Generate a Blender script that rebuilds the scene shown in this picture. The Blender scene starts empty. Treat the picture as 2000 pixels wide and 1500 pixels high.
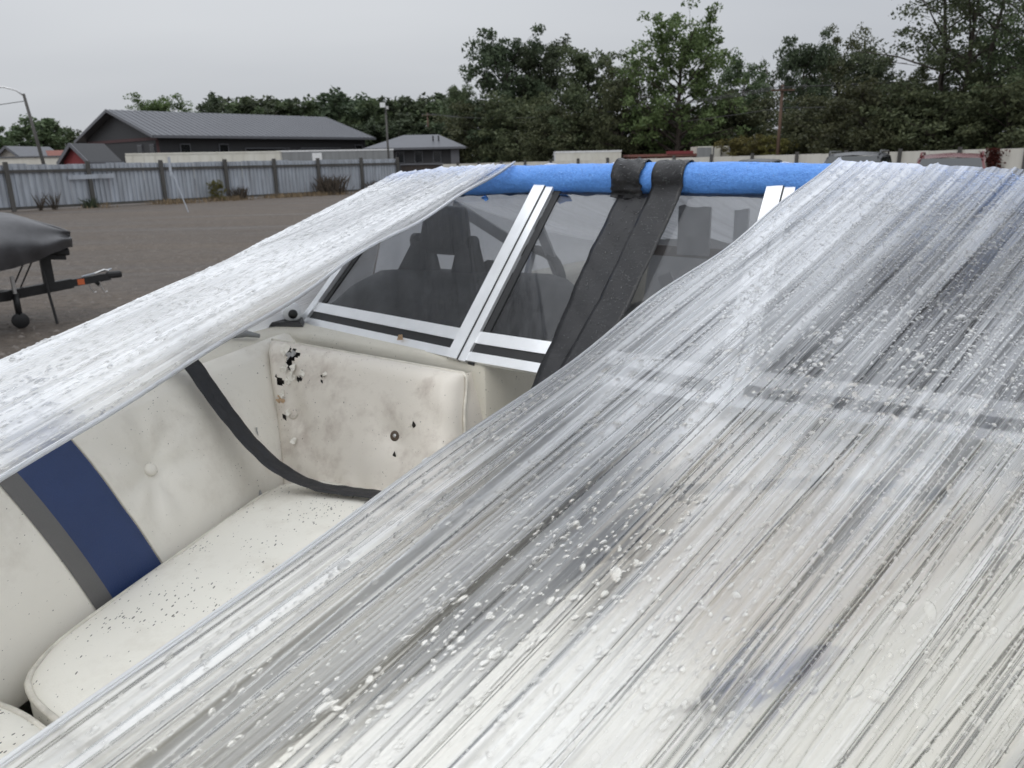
import bpy, math, random
import numpy as np
from mathutils import Vector, Matrix

random.seed(7)
RNG = np.random.default_rng(11)
SC = bpy.context.scene
COL = SC.collection

# ---------------------------------------------------------------- camera
CAMZ = 1.75
PITCH = math.radians(16.2)
ROLL = math.atan(0.02)
cd = bpy.data.cameras.new('camera')
cam = bpy.data.objects.new('camera', cd)
COL.objects.link(cam)
Fv = Vector((0, math.cos(PITCH), -math.sin(PITCH)))
R0 = Vector((1, 0, 0)); U0 = R0.cross(Fv)
Rv = R0 * math.cos(ROLL) - U0 * math.sin(ROLL)
Uv = Rv.cross(Fv)
m = Matrix((Rv, Uv, -Fv)).transposed().to_4x4()
m.translation = Vector((0, 0, CAMZ))
cam.matrix_world = m
cd.sensor_width = 36.0
cd.lens = 27.0
cd.clip_start = 0.02
cd.clip_end = 6000
cd.dof.use_dof = True
cd.dof.focus_distance = 0.95
cd.dof.aperture_fstop = 13.0
SC.camera = cam

# ---------------------------------------------------------------- world and sun (overcast)
SUN_EL, SUN_AZ = math.radians(52), math.radians(205)
w = bpy.data.worlds.new('World'); SC.world = w; w.use_nodes = True
wt = w.node_tree; wt.nodes.clear()
def wn(t): return wt.nodes.new(t)
sky = wn('ShaderNodeTexSky'); sky.sky_type = 'NISHITA'; sky.sun_disc = False
sky.sun_elevation = SUN_EL; sky.sun_rotation = SUN_AZ
hs = wn('ShaderNodeHueSaturation'); hs.inputs['Saturation'].default_value = 0.12
wt.links.new(sky.outputs[0], hs.inputs['Color'])
skm = wn('ShaderNodeVectorMath'); skm.operation = 'SCALE'; skm.inputs['Scale'].default_value = 0.10
wt.links.new(hs.outputs[0], skm.inputs[0])
tc = wn('ShaderNodeTexCoord')
sep = wn('ShaderNodeSeparateXYZ'); wt.links.new(tc.outputs['Generated'], sep.inputs[0])
# overcast luminance: brighter towards the zenith, the same all round
cl = wn('ShaderNodeMapRange'); cl.inputs['From Min'].default_value = 0; cl.inputs['From Max'].default_value = 1
cl.inputs['To Min'].default_value = 0.575; cl.inputs['To Max'].default_value = 2.05
zp = wn('ShaderNodeMath'); zp.operation = 'POWER'; zp.inputs[1].default_value = 1.5; zp.use_clamp = True
wt.links.new(sep.outputs['Z'], zp.inputs[0]); wt.links.new(zp.outputs[0], cl.inputs['Value'])
# cloud layer, projected on a flat ceiling so it stretches towards the horizon
mp = wn('ShaderNodeMath'); mp.operation = 'ADD'; mp.inputs[1].default_value = 0.16
wt.links.new(sep.outputs['Z'], mp.inputs[0])
dv = wn('ShaderNodeVectorMath'); dv.operation = 'DIVIDE'
cb = wn('ShaderNodeCombineXYZ')
for k in range(3): wt.links.new(mp.outputs[0], cb.inputs[k])
wt.links.new(tc.outputs['Generated'], dv.inputs[0]); wt.links.new(cb.outputs[0], dv.inputs[1])
mpp = wn('ShaderNodeMapping'); mpp.inputs['Scale'].default_value = (0.55, 1.0, 1.0); mpp.inputs['Location'].default_value = (7.1, 1.4, 0)
mpp.inputs['Rotation'].default_value = (0, 0, 0.5)
wt.links.new(dv.outputs[0], mpp.inputs['Vector'])
nz = wn('ShaderNodeTexNoise'); nz.inputs['Scale'].default_value = 0.42; nz.inputs['Detail'].default_value = 4; nz.inputs['Roughness'].default_value = 0.42
wt.links.new(mpp.outputs[0], nz.inputs['Vector'])
cr = wn('ShaderNodeValToRGB')
cr.color_ramp.elements[0].position = 0.30; cr.color_ramp.elements[0].color = (0.76, 0.80, 0.87, 1)
cr.color_ramp.elements[1].position = 0.72; cr.color_ramp.elements[1].color = (1.06, 1.095, 1.14, 1)
wt.links.new(nz.outputs['Fac'], cr.inputs['Fac'])
cm = wn('ShaderNodeVectorMath'); cm.operation = 'MULTIPLY'
cb2 = wn('ShaderNodeCombineXYZ')
for k in range(3): wt.links.new(cl.outputs[0], cb2.inputs[k])
wt.links.new(cr.outputs[0], cm.inputs[0]); wt.links.new(cb2.outputs[0], cm.inputs[1])
mx = wn('ShaderNodeMix'); mx.data_type = 'RGBA'; mx.inputs['Factor'].default_value = 0.90
wt.links.new(skm.outputs[0], mx.inputs['A']); wt.links.new(cm.outputs[0], mx.inputs['B'])
bg = wn('ShaderNodeBackground'); bg.inputs['Strength'].default_value = 1.0
wt.links.new(mx.outputs['Result'], bg.inputs['Color'])
wo = wn('ShaderNodeOutputWorld'); wt.links.new(bg.outputs[0], wo.inputs['Surface'])

sd = bpy.data.lights.new('sun', 'SUN'); sd.energy = 0.7; sd.angle = math.radians(25); sd.color = (1.0, 0.97, 0.93)
so = bpy.data.objects.new('sun', sd); COL.objects.link(so)
sdir = Vector((math.sin(SUN_AZ) * math.cos(SUN_EL), math.cos(SUN_AZ) * math.cos(SUN_EL), math.sin(SUN_EL)))
so.rotation_euler = sdir.to_track_quat('Z', 'Y').to_euler(); so.location = (0, 0, 30)

vs = SC.view_settings
vs.view_transform = 'Standard'; vs.look = 'None'; vs.exposure = 0.0; vs.gamma = 1.0; vs.use_curve_mapping = False
cy = SC.cycles
cy.max_bounces = 10; cy.diffuse_bounces = 4; cy.glossy_bounces = 4; cy.transmission_bounces = 8; cy.transparent_max_bounces = 24
cy.caustics_refractive = True; cy.caustics_reflective = True; cy.blur_glossy = 0.6
cy.sample_clamp_indirect = 6.0
cy.use_denoising = True

# ---------------------------------------------------------------- material helpers
MATS = {}
class NT:
    def __init__(s, name):
        s.m = bpy.data.materials.new(name); s.m.use_nodes = True
        s.t = s.m.node_tree; s.t.nodes.clear()
        s.out = s.n('ShaderNodeOutputMaterial'); MATS[name] = s.m
    def n(s, t, **k):
        x = s.t.nodes.new(t)
        for a, b in k.items():
            if hasattr(x, a): setattr(x, a, b)
            else: x.inputs[a].default_value = b
        return x
    def l(s, a, b): s.t.links.new(a, b)
    def coord(s, kind='Object', scale=(1, 1, 1), rot=(0, 0, 0), loc=(0, 0, 0)):
        c = s.n('ShaderNodeTexCoord'); mp = s.n('ShaderNodeMapping')
        mp.inputs['Scale'].default_value = scale; mp.inputs['Rotation'].default_value = rot; mp.inputs['Location'].default_value = loc
        s.l(c.outputs[kind], mp.inputs['Vector']); return mp.outputs[0]
    def noise(s, vec, scale, detail=3, rough=0.55, dist=0.0):
        x = s.n('ShaderNodeTexNoise'); x.inputs['Scale'].default_value = scale; x.inputs['Detail'].default_value = detail
        x.inputs['Roughness'].default_value = rough; x.inputs['Distortion'].default_value = dist
        if vec is not None: s.l(vec, x.inputs['Vector'])
        return x.outputs['Fac']
    def ramp(s, fac, pts):
        r = s.n('ShaderNodeValToRGB'); e = r.color_ramp.elements
        while len(e) < len(pts): e.new(0.5)
        for q, (p, c) in zip(e, pts):
            q.position = p; q.color = (*c, 1) if not isinstance(c, (int, float)) else (c, c, c, 1)
        s.l(fac, r.inputs['Fac']); return r.outputs['Color']
    def mix(s, fac, a, b, mode='MIX'):
        x = s.n('ShaderNodeMix', data_type='RGBA', blend_type=mode)
        for k, v in (('Factor', fac), ('A', a), ('B', b)):
            if isinstance(v, (int, float)): x.inputs[k].default_value = v if k == 'Factor' else (v, v, v, 1)
            elif isinstance(v, tuple): x.inputs[k].default_value = (*v, 1)
            else: s.l(v, x.inputs[k])
        return x.outputs['Result']
    def math(s, op, a, b=0.0, clamp=False):
        x = s.n('ShaderNodeMath', operation=op, use_clamp=clamp)
        for i, v in enumerate((a, b)):
            if isinstance(v, (int, float)): x.inputs[i].default_value = v
            else: s.l(v, x.inputs[i])
        return x.outputs[0]
    def bump(s, h, strength=0.3, dist=0.01, normal=None):
        x = s.n('ShaderNodeBump'); x.inputs['Strength'].default_value = strength; x.inputs['Distance'].default_value = dist
        s.l(h, x.inputs['Height'])
        if normal is not None: s.l(normal, x.inputs['Normal'])
        return x.outputs[0]
    def pbr(s, color, rough=0.5, metal=0.0, normal=None, spec=0.5, link=True, **kw):
        p = s.n('ShaderNodeBsdfPrincipled')
        for k, v in (('Base Color', color), ('Roughness', rough), ('Metallic', metal), ('Specular IOR Level', spec)):
            if isinstance(v, (int, float)): p.inputs[k].default_value = v if k != 'Base Color' else (v, v, v, 1)
            elif isinstance(v, tuple): p.inputs[k].default_value = (*v, 1)
            else: s.l(v, p.inputs[k])
        for k, v in kw.items(): p.inputs[k.replace('_', ' ')].default_value = v
        if normal is not None: s.l(normal, p.inputs['Normal'])
        if link: s.l(p.outputs[0], s.out.inputs['Surface'])
        return p.outputs[0]
    def mixs(s, fac, a, b):
        x = s.n('ShaderNodeMixShader')
        if isinstance(fac, (int, float)): x.inputs[0].default_value = fac
        else: s.l(fac, x.inputs[0])
        s.l(a, x.inputs[1]); s.l(b, x.inputs[2]); return x.outputs[0]
    def surf(s, x): s.l(x, s.out.inputs['Surface'])
    def schlick(s, r0, power=5.0, normal=None):
        w = s.n('ShaderNodeLayerWeight'); w.inputs['Blend'].default_value = 0.5
        if normal is not None: s.l(normal, w.inputs['Normal'])
        return s.math('ADD', s.math('MULTIPLY', s.math('POWER', w.outputs['Facing'], power), 1 - r0), r0)

def simple(name, color, rough=0.5, metal=0.0, var=0.12, scale=6.0, bump=0.0, bscale=60, spec=0.5):
    """plain paint or metal with slight mottling and relief"""
    N = NT(name); v = N.coord()
    f = N.noise(v, scale, 5, 0.6)
    lo = tuple(c * (1 - var) for c in color); hi = tuple(min(1, c * (1 + var)) for c in color)
    c = N.ramp(f, [(0.3, lo), (0.7, hi)])
    r = N.math('ADD', N.math('MULTIPLY', N.noise(v, scale * 3, 3), 0.2), rough - 0.1)
    nrm = N.bump(N.noise(v, bscale, 4), bump, 0.01) if bump else None
    N.pbr(c, r, metal, nrm, spec); return N.m

# --- ground: damp brown gravel
N = NT('gravel'); v = N.coord()
big = N.noise(v, 0.22, 5, 0.6); mid = N.noise(v, 1.7, 5, 0.65); fine = N.noise(v, 26, 4, 0.7)
track = N.noise(N.coord(scale=(0.06, 0.55, 1), rot=(0, 0, 0.3)), 1.0, 6, 0.65, 0.3)
c = N.ramp(big, [(0.3, (0.104, 0.081, 0.062)), (0.7, (0.166, 0.134, 0.106))])
c = N.mix(N.ramp(track, [(0.40, 0.0), (0.60, 0.9)]), c, (0.068, 0.055, 0.047))
c = N.mix(N.ramp(mid, [(0.35, 0.0), (0.75, 0.5)]), c, (0.165, 0.138, 0.114))
clod = N.noise(v, 6.0, 5, 0.7)
c = N.mix(N.ramp(clod, [(0.36, 0.75), (0.54, 0.0)]), c, (0.062, 0.050, 0.042))
c = N.mix(N.ramp(clod, [(0.56, 0.0), (0.74, 0.6)]), c, (0.24, 0.21, 0.185))
c = N.mix(N.ramp(fine, [(0.36, 0.65), (0.56, 0.0)]), c, (0.060, 0.050, 0.042))
vo = N.n('ShaderNodeTexVoronoi'); vo.inputs['Scale'].default_value = 34; N.l(v, vo.inputs['Vector'])
c = N.mix(N.ramp(vo.outputs['Distance'], [(0.1, 0.4), (0.35, 0.0)]), c, (0.24, 0.22, 0.20))
h = N.math('ADD', fine, N.math('ADD', N.math('MULTIPLY', mid, 3.0), N.math('MULTIPLY', clod, 2.0)))
N.pbr(c, N.ramp(track, [(0.45, 0.8), (0.66, 0.5)]), 0, N.bump(h, 0.9, 0.05), 0.35)

# --- vinyl upholstery, gelcoat
def upholstery(name, base, dirt, specks=True, stain=0.5):
    N = NT(name); v = N.coord()
    blot = N.noise(v, 5.5, 6, 0.65, 0.4); blot2 = N.noise(v, 17, 6, 0.7)
    c = N.mix(N.ramp(N.math('MULTIPLY', blot, blot2), [(0.25, 0.0), (0.46, stain)]), base, dirt)
    scr = N.noise(N.coord(scale=(1, 1, 4), rot=(0.3, 0.5, 0.9)), 60, 6, 0.75, 0.6)
    c = N.mix(N.ramp(scr, [(0.62, 0.0), (0.80, 0.35)]), c, (0.16, 0.145, 0.12))
    if specks:
        # mildew dashes: short dark ticks in clusters
        for sc_, mx_, lo_, rz, st in ((105, 0.34, 0.42, 0.55, (1.0, 0.36, 0.7)), (230, 0.40, 0.36, 0.2, (1.0, 0.45, 0.8)), (48, 0.20, 0.52, 1.1, (1.0, 0.5, 0.6))):
            ve = N.n('ShaderNodeTexVoronoi', feature='F1'); ve.inputs['Scale'].default_value = sc_; ve.inputs['Randomness'].default_value = 1
            N.l(N.coord(scale=st, rot=(0, 0, rz)), ve.inputs['Vector'])
            clus = N.noise(v, 5.5 + sc_ * .02, 5, 0.65)
            thr = N.math('MULTIPLY', N.ramp(clus, [(lo_, 0.0), (lo_ + .24, 1.0)]), mx_ * specks)
            wn_ = N.n('ShaderNodeTexWhiteNoise', noise_dimensions='3D'); N.l(ve.outputs['Position'], wn_.inputs['Vector'])
            thr = N.math('MULTIPLY', thr, N.ramp(wn_.outputs['Value'], [(0.45, 0.0), (1.0, 1.0)]))
            c = N.mix(N.math('MULTIPLY', N.math('LESS_THAN', ve.outputs['Distance'], thr), 0.8), c, (0.045, 0.038, 0.032))
    grain = N.noise(v, 420, 3, 0.6); fold = N.noise(v, 22, 4, 0.6)
    nrm = N.bump(N.math('ADD', N.math('MULTIPLY', grain, 0.25), N.math('MULTIPLY', fold, 0.5)), 0.14, 0.012)
    N.pbr(c, N.math('ADD', N.math('MULTIPLY', blot2, 0.3), 0.32), 0, nrm, 0.45)
    return N.m
upholstery('vinyl', (0.74, 0.71, 0.64), (0.46, 0.41, 0.345), 0.5, 0.40)
upholstery('vinyl_seat', (0.77, 0.745, 0.67), (0.48, 0.43, 0.35), 1.1, 0.42)
upholstery('vinyl_stained', (0.67, 0.625, 0.555), (0.34, 0.275, 0.235), 0.6, 0.75)
upholstery('gelcoat', (0.60, 0.57, 0.49), (0.42, 0.39, 0.32), 0.7, 0.35)
simple('navy_vinyl', (0.017, 0.038, 0.118), 0.45, var=0.1, scale=9, bump=0.2, bscale=300)
simple('grey_vinyl', (0.125, 0.122, 0.118), 0.5, var=0.08, scale=9, bump=0.2, bscale=300)
simple('piping', (0.58, 0.55, 0.48), 0.4, var=0.18, scale=40)
simple('hull_white', (0.62, 0.62, 0.60), 0.25, var=0.05, scale=2)
simple('carpet', (0.020, 0.022, 0.027), 0.9, var=0.5, scale=120, bump=0.6, bscale=300)
simple('foam_dark', (0.014, 0.011, 0.009), 0.95, var=0.7, scale=60, bump=1.0, bscale=120)
simple('foam_yellow', (0.55, 0.38, 0.24), 0.85, var=0.25, scale=80, bump=0.8, bscale=200)
simple('black_plastic', (0.012, 0.012, 0.013), 0.45, var=0.25, scale=30, bump=0.05, bscale=200)
simple('dash_black', (0.016, 0.016, 0.017), 0.55, var=0.3, scale=20, bump=0.1, bscale=150)
simple('rubber', (0.010, 0.010, 0.011), 0.5, var=0.2, scale=30)
simple('aluminium', (0.83, 0.84, 0.85), 0.34, 0.75, var=0.06, scale=14, bump=0.03, bscale=250)
simple('interior_grey', (0.33, 0.33, 0.33), 0.5, var=0.1)
simple('seat_brown', (0.17, 0.135, 0.115), 0.5, var=0.15)
simple('webbing', (0.012, 0.0125, 0.015), 0.55, var=0.25, scale=45, bump=0.25, bscale=60)
simple('steel', (0.55, 0.55, 0.55), 0.35, 0.9, var=0.1)

# black polyethylene tape
N = NT('black_tape'); v = N.coord()
wr = N.noise(N.coord(scale=(1, 1, 3)), 14, 6, 0.7, 0.8); fi = N.noise(v, 160, 3)
nrm = N.bump(N.math('ADD', wr, N.math('MULTIPLY', fi, 0.15)), 0.30, 0.006)
N.pbr(N.ramp(wr, [(0.35, (0.011, 0.011, 0.012)), (0.7, (0.017, 0.017, 0.019))]), N.math('ADD', N.math('MULTIPLY', wr, 0.25), 0.20), 0, nrm, 0.35)

# blue closed-cell foam
N = NT('blue_foam'); v = N.coord()
f1 = N.noise(v, 150, 4, 0.65); f2 = N.noise(v, 420, 3, 0.6)
c = N.ramp(N.math('ADD', N.math('MULTIPLY', f1, 0.6), N.math('MULTIPLY', f2, 0.4)), [(0.32, (0.062, 0.205, 0.60)), (0.68, (0.13, 0.355, 0.85))])
N.pbr(c, 0.42, 0, N.bump(N.math('ADD', f1, N.math('MULTIPLY', f2, 0.6)), 0.7, 0.004), 0.5)

# tinted acrylic
N = NT('tinted_glass'); v = N.coord()
tr = N.n('ShaderNodeBsdfTransparent'); tr.inputs['Color'].default_value = (0.63, 0.64, 0.655, 1)
gl = N.n('ShaderNodeBsdfGlossy'); gl.inputs['Roughness'].default_value = 0.04; gl.inputs['Color'].default_value = (1, 1, 1, 1)
df = N.n('ShaderNodeBsdfDiffuse'); df.inputs['Color'].default_value = (0.35, 0.35, 0.36, 1)
sm = N.noise(N.coord(scale=(9, 9, 0.8)), 5, 5, 0.65)
body = N.mixs(N.ramp(sm, [(0.42, 0.02), (0.75, 0.07)]), tr.outputs[0], df.outputs[0])
N.surf(N.mixs(N.schlick(0.035, 5.0), body, gl.outputs[0]))
N = NT('car_glass')
gl = N.pbr((0.02, 0.024, 0.026), 0.06, 0, None, 0.6)
simple('window_dark', (0.012, 0.013, 0.015), 0.15, var=0.2)

# stretch wrap: several clinging layers of clear film; haze and creases run along the pull
def film(name, haze_lo, haze_hi, refl, tint=(0.80, 0.82, 0.85), transl=0.4, streak=1.0, grain=0.004, over=0.0, clear_edge=0.0):
    N = NT(name)
    def uvn(sx, sy, detail=4, rough=0.6, dist=0.0, loc=(0, 0, 0)):
        return N.noise(N.coord('UV', scale=(sx, sy, 1), loc=loc), 1.0, detail, rough, dist)
    s1 = uvn(26, 0.8, 4, 0.6, 0.05); s2 = uvn(130, 1.3, 4, 0.65, 0.1); s3 = uvn(460, 2.6, 3, 0.6)
    patch = uvn(2.6, 2.2, 3, 0.5, 0.5, (4.3, 1.2, 0))
    str_ = N.math('ADD', N.math('ADD', N.math('MULTIPLY', s1, 0.46), N.math('MULTIPLY', s2, 0.34)), N.math('MULTIPLY', s3, 0.20))
    patch2 = uvn(4.5, 1.3, 3, 0.5, 0.4, (9.1, 6.2, 0))
    base = N.ramp(patch, [(0.36, haze_lo), (0.64, haze_hi)])
    if over:      # more layers overlap towards the noodle
        sx_ = N.n('ShaderNodeSeparateXYZ'); N.l(N.coord('UV'), sx_.inputs[0])
        tt = N.math('SUBTRACT', 1.0, N.math('DIVIDE', sx_.outputs['X'], 0.75), True)
        base = N.math('ADD', base, N.math('MULTIPLY', N.math('MULTIPLY', N.math('POWER', sx_.outputs['Y'], 1.7), tt), over))
    if clear_edge:   # a single layer along the free edge
        sx_ = N.n('ShaderNodeSeparateXYZ'); N.l(N.coord('UV'), sx_.inputs[0])
        e_ = N.math('SUBTRACT', 1.0, N.math('DIVIDE', sx_.outputs['X'], 0.16), True)
        base = N.math('SUBTRACT', base, N.math('MULTIPLY', e_, clear_edge))
    kk = N.ramp(patch2, [(0.34, 1.5 * streak), (0.66, 4.2 * streak)])
    su_ = N.n('ShaderNodeSeparateXYZ'); N.l(N.coord('UV'), su_.inputs[0])   # creases tighten towards the noodle and the free edge
    tight = N.math('MAXIMUM', N.math('MULTIPLY', su_.outputs['Y'], 1.7, True), N.math('SUBTRACT', 1.0, N.math('DIVIDE', su_.outputs['X'], 0.7), True))
    kk = N.math('MULTIPLY', kk, N.math('ADD', N.math('MULTIPLY', tight, 0.65), 0.35))
    fac = N.math('ADD', base, N.math('MULTIPLY', N.math('SUBTRACT', str_, 0.5), kk), True)
    fac = N.math('MAXIMUM', fac, N.ramp(N.math('ADD', N.math('MULTIPLY', s2, 0.5), N.math('MULTIPLY', s3, 0.5)), [(0.60, 0.0), (0.70, 0.85 * streak)]))  # bright glints painted in as thin milky white lines
    fac = N.math('MULTIPLY', fac, 0.96)
    nrm = N.bump(N.math('ADD', N.math('MULTIPLY', s2, 1.0), N.math('MULTIPLY', s3, 0.35)), 0.32, grain)
    tr = N.n('ShaderNodeBsdfTransparent'); tr.inputs['Color'].default_value = (0.97, 0.975, 0.985, 1)
    rf = N.n('ShaderNodeBsdfRefraction'); rf.inputs['IOR'].default_value = 1.16; rf.inputs['Roughness'].default_value = 0.55
    rf.inputs['Color'].default_value = (0.97, 0.975, 0.985, 1); N.l(nrm, rf.inputs['Normal'])
    clear = N.mixs(0.80, tr.outputs[0], rf.outputs[0])
    df = N.n('ShaderNodeBsdfDiffuse'); df.inputs['Color'].default_value = (*tint, 1); N.l(nrm, df.inputs['Normal'])
    tl = N.n('ShaderNodeBsdfTranslucent'); tl.inputs['Color'].default_value = (*tint, 1)
    milky = N.mixs(transl, df.outputs[0], tl.outputs[0])
    body = N.mixs(fac, clear, milky)
    gl = N.n('ShaderNodeBsdfGlossy'); gl.inputs['Roughness'].default_value = 0.09; gl.inputs['Color'].default_value = (1, 1, 1, 1); N.l(nrm, gl.inputs['Normal'])
    rfl = N.math('MULTIPLY', N.schlick(refl, 5.0, nrm), N.ramp(N.math('ADD', N.math('MULTIPLY', s1, 0.55), N.math('MULTIPLY', s2, 0.45)), [(0.40, 0.22), (0.60, 1.0)]), True)
    N.surf(N.mixs(rfl, body, gl.outputs[0])); return N.m
film('film', -0.08, 0.20, 0.09, (0.92, 0.95, 1.0), 0.40, over=0.80)
film('film_dense', 0.54, 0.80, 0.09, (0.95, 0.97, 1.0), 0.28, 0.8, 0.003, clear_edge=0.55)
film('film_cockpit', 0.85, 0.95, 0.04, (0.88, 0.885, 0.90), 0.6, 0.25)

for nm_, r0_ in (('water', 0.045), ('water_dark', 0.025)):
    N = NT(nm_)
    rf = N.n('ShaderNodeBsdfRefraction'); rf.inputs['IOR'].default_value = 1.333; rf.inputs['Roughness'].default_value = 0.0
    tr = N.n('ShaderNodeBsdfTransparent')
    gl = N.n('ShaderNodeBsdfGlossy'); gl.inputs['Roughness'].default_value = 0.02; gl.inputs['Color'].default_value = (1, 1, 1, 1)
    N.surf(N.mixs(N.schlick(r0_, 4.0), N.mixs(0.9, tr.outputs[0], rf.outputs[0]), gl.outputs[0]))

# metal fence, buildings, plants
def streaky(name, base, dark, metal=0.0, rough=0.55, sc=(2.2, 2.2, 0.25), amt=0.8):
    N = NT(name); v = N.coord()
    st = N.noise(N.coord(scale=sc), 1.5, 6, 0.65); f = N.noise(v, 0.35, 3)
    c = N.mix(N.ramp(st, [(0.42, 0.0), (0.72, amt)]), base, dark)
    c = N.mix(N.ramp(f, [(0.4, 0.0), (0.7, 0.35)]), c, dark)
    N.pbr(c, rough, metal, N.bump(N.noise(v, 8, 3), 0.1, 0.02), 0.4); return N.m
streaky('galvanised', (0.42, 0.455, 0.51), (0.22, 0.23, 0.25), 0.25, 0.5)
streaky('post_wood', (0.085, 0.082, 0.078), (0.045, 0.043, 0.040), 0, 0.85)
streaky('pole_wood', (0.115, 0.072, 0.052), (0.06, 0.04, 0.032), 0, 0.9)
streaky('white_panel', (0.56, 0.545, 0.50), (0.40, 0.385, 0.34), 0, 0.55, amt=0.5)
streaky('dark_fence', (0.045, 0.036, 0.032), (0.025, 0.02, 0.018), 0, 0.8)
streaky('dark_siding', (0.032, 0.033, 0.037), (0.027, 0.028, 0.031), 0, 0.6)
streaky('dark_roof', (0.092, 0.096, 0.110), (0.072, 0.075, 0.085), 0.2, 0.45, amt=0.4)
streaky('roof_trim', (0.115, 0.12, 0.135), (0.09, 0.09, 0.10), 0, 0.5)
streaky('red_siding', (0.19, 0.035, 0.038), (0.13, 0.028, 0.03), 0, 0.7, amt=0.4)
streaky('house_siding', (0.36, 0.34, 0.31), (0.27, 0.25, 0.23), 0, 0.7)
streaky('red_roof', (0.20, 0.085, 0.07), (0.13, 0.06, 0.05), 0, 0.8)
streaky('trailer_white', (0.62, 0.61, 0.56), (0.45, 0.43, 0.36), 0, 0.45, sc=(1, 1, 0.3), amt=0.5)
streaky('trailer_grey', (0.24, 0.25, 0.255), (0.18, 0.185, 0.19), 0.2, 0.5)
simple('white_paint', (0.66, 0.67, 0.68), 0.4, var=0.1)
simple('dark_metal', (0.018, 0.018, 0.019), 0.5, 0.2, var=0.3, scale=12)
simple('cover_fabric', (0.055, 0.055, 0.060), 0.36, var=0.35, scale=3.0, bump=0.3, bscale=9)
simple('red_paint', (0.10, 0.016, 0.018), 0.28, 0.1, var=0.06)
simple('car_grey', (0.045, 0.047, 0.052), 0.3, 0.3, var=0.06)
simple('car_black', (0.02, 0.021, 0.024), 0.3, 0.2, var=0.06)
simple('headlight', (0.6, 0.6, 0.6), 0.15, var=0.05)
simple('reflector', (0.55, 0.13, 0.05), 0.3, var=0.1)
simple('wire', (0.05, 0.05, 0.05), 0.6)
simple('bark', (0.050, 0.040, 0.033), 0.9, var=0.4, scale=8, bump=0.6, bscale=20)
simple('bark_pale', (0.15, 0.14, 0.135), 0.9, var=0.3, scale=8, bump=0.6, bscale=20)
simple('dry_grass', (0.17, 0.125, 0.075), 0.9, var=0.4, scale=3)
simple('dead_weed', (0.060, 0.047, 0.035), 0.9, var=0.5, scale=3)
def leafmat(name, lo, hi, trans=0.3):
    N = NT(name); v = N.coord()
    ge = N.n('ShaderNodeNewGeometry'); oi = N.n('ShaderNodeObjectInfo')
    f = N.math('ADD', N.math('MULTIPLY', N.noise(v, 0.5, 4, 0.6), 0.55), N.math('MULTIPLY', ge.outputs['Random Per Island'], 0.45))
    c = N.ramp(f, [(0.25, lo), (0.75, hi)])
    hsv = N.n('ShaderNodeHueSaturation'); N.l(c, hsv.inputs['Color'])
    N.l(N.math('ADD', N.math('MULTIPLY', oi.outputs['Random'], 0.035), 0.482), hsv.inputs['Hue'])
    N.l(N.math('ADD', N.math('MULTIPLY', oi.outputs['Random'], 0.4), 0.75), hsv.inputs['Value'])
    d = N.pbr(hsv.outputs[0], 0.6, 0, None, 0.25, link=False)
    t = N.n('ShaderNodeBsdfTranslucent'); N.l(hsv.outputs[0], t.inputs['Color'])
    N.surf(N.mixs(trans, d, t.outputs[0]))
leafmat('leaf_dark', (0.036, 0.052, 0.030), (0.088, 0.114, 0.064))
leafmat('leaf_mid', (0.054, 0.078, 0.040), (0.128, 0.162, 0.084))
leafmat('leaf_light', (0.070, 0.118, 0.042), (0.165, 0.235, 0.095))
leafmat('leaf_olive', (0.052, 0.063, 0.033), (0.115, 0.125, 0.064))
leafmat('leaf_yellow', (0.085, 0.080, 0.022), (0.17, 0.15, 0.05))
leafmat('leaf_red', (0.045, 0.012, 0.012), (0.10, 0.022, 0.020))

# ---------------------------------------------------------------- object helpers
def tag(o, label=None, cat=None, group=None, kind=None):
    if label: o['label'] = label
    if cat: o['category'] = cat
    if group: o['group'] = group
    if kind: o['kind'] = kind
    return o
ROOT = {}
def empty(name, loc, label=None, cat=None, group=None):
    o = bpy.data.objects.new(name, None); COL.objects.link(o)
    o.location = loc; o.empty_display_size = 0.2
    ROOT[o.name] = np.array(loc, float)
    return tag(o, label, cat, group)
def org(o):
    while o.parent: o = o.parent
    return ROOT.get(o.name, np.zeros(3))
def me(name, V, F, mat=None, smooth=True, uv=None):
    mesh = bpy.data.meshes.new(name)
    mesh.from_pydata([tuple(p) for p in np.asarray(V).tolist()], [], F); mesh.validate(); mesh.update()
    if mat: mesh.materials.append(MATS[mat])
    if smooth: mesh.polygons.foreach_set('use_smooth', np.ones(len(mesh.polygons), bool))
    if uv is not None:
        l = mesh.uv_layers.new(name='UVMap')
        li = np.empty(len(mesh.loops), np.int32); mesh.loops.foreach_get('vertex_index', li)
        l.data.foreach_set('uv', np.asarray(uv, np.float32)[li].ravel())
    return mesh
def mk(name, V, F, mat, parent=None, smooth=True, uv=None, base=None):
    """world-space vertices -> one mesh object; a top-level one gets its origin at its base"""
    V = np.asarray(V, float)
    if parent is not None: o0 = org(parent)
    else: o0 = np.array(base if base is not None else [(V[:, 0].min() + V[:, 0].max()) / 2, (V[:, 1].min() + V[:, 1].max()) / 2, V[:, 2].min()])
    o = bpy.data.objects.new(name, me(name, V - o0, F, mat, smooth, uv)); COL.objects.link(o)
    if parent is not None: o.parent = parent
    else: o.location = o0; ROOT[o.name] = o0
    return o
def copy_tree(o, parent=None):
    c = o.copy(); COL.objects.link(c); c.parent = parent
    for ch in list(o.children): copy_tree(ch, c)
    return c
def autosmooth(o, ang=40):
    me_ = o.data
    me_.set_sharp_from_angle(angle=math.radians(ang)); return o
def bevel(o, wd=0.01, seg=2):
    b = o.modifiers.new('bevel', 'BEVEL'); b.width = wd; b.segments = seg; b.limit_method = 'ANGLE'; b.angle_limit = math.radians(35)
    return o

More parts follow.
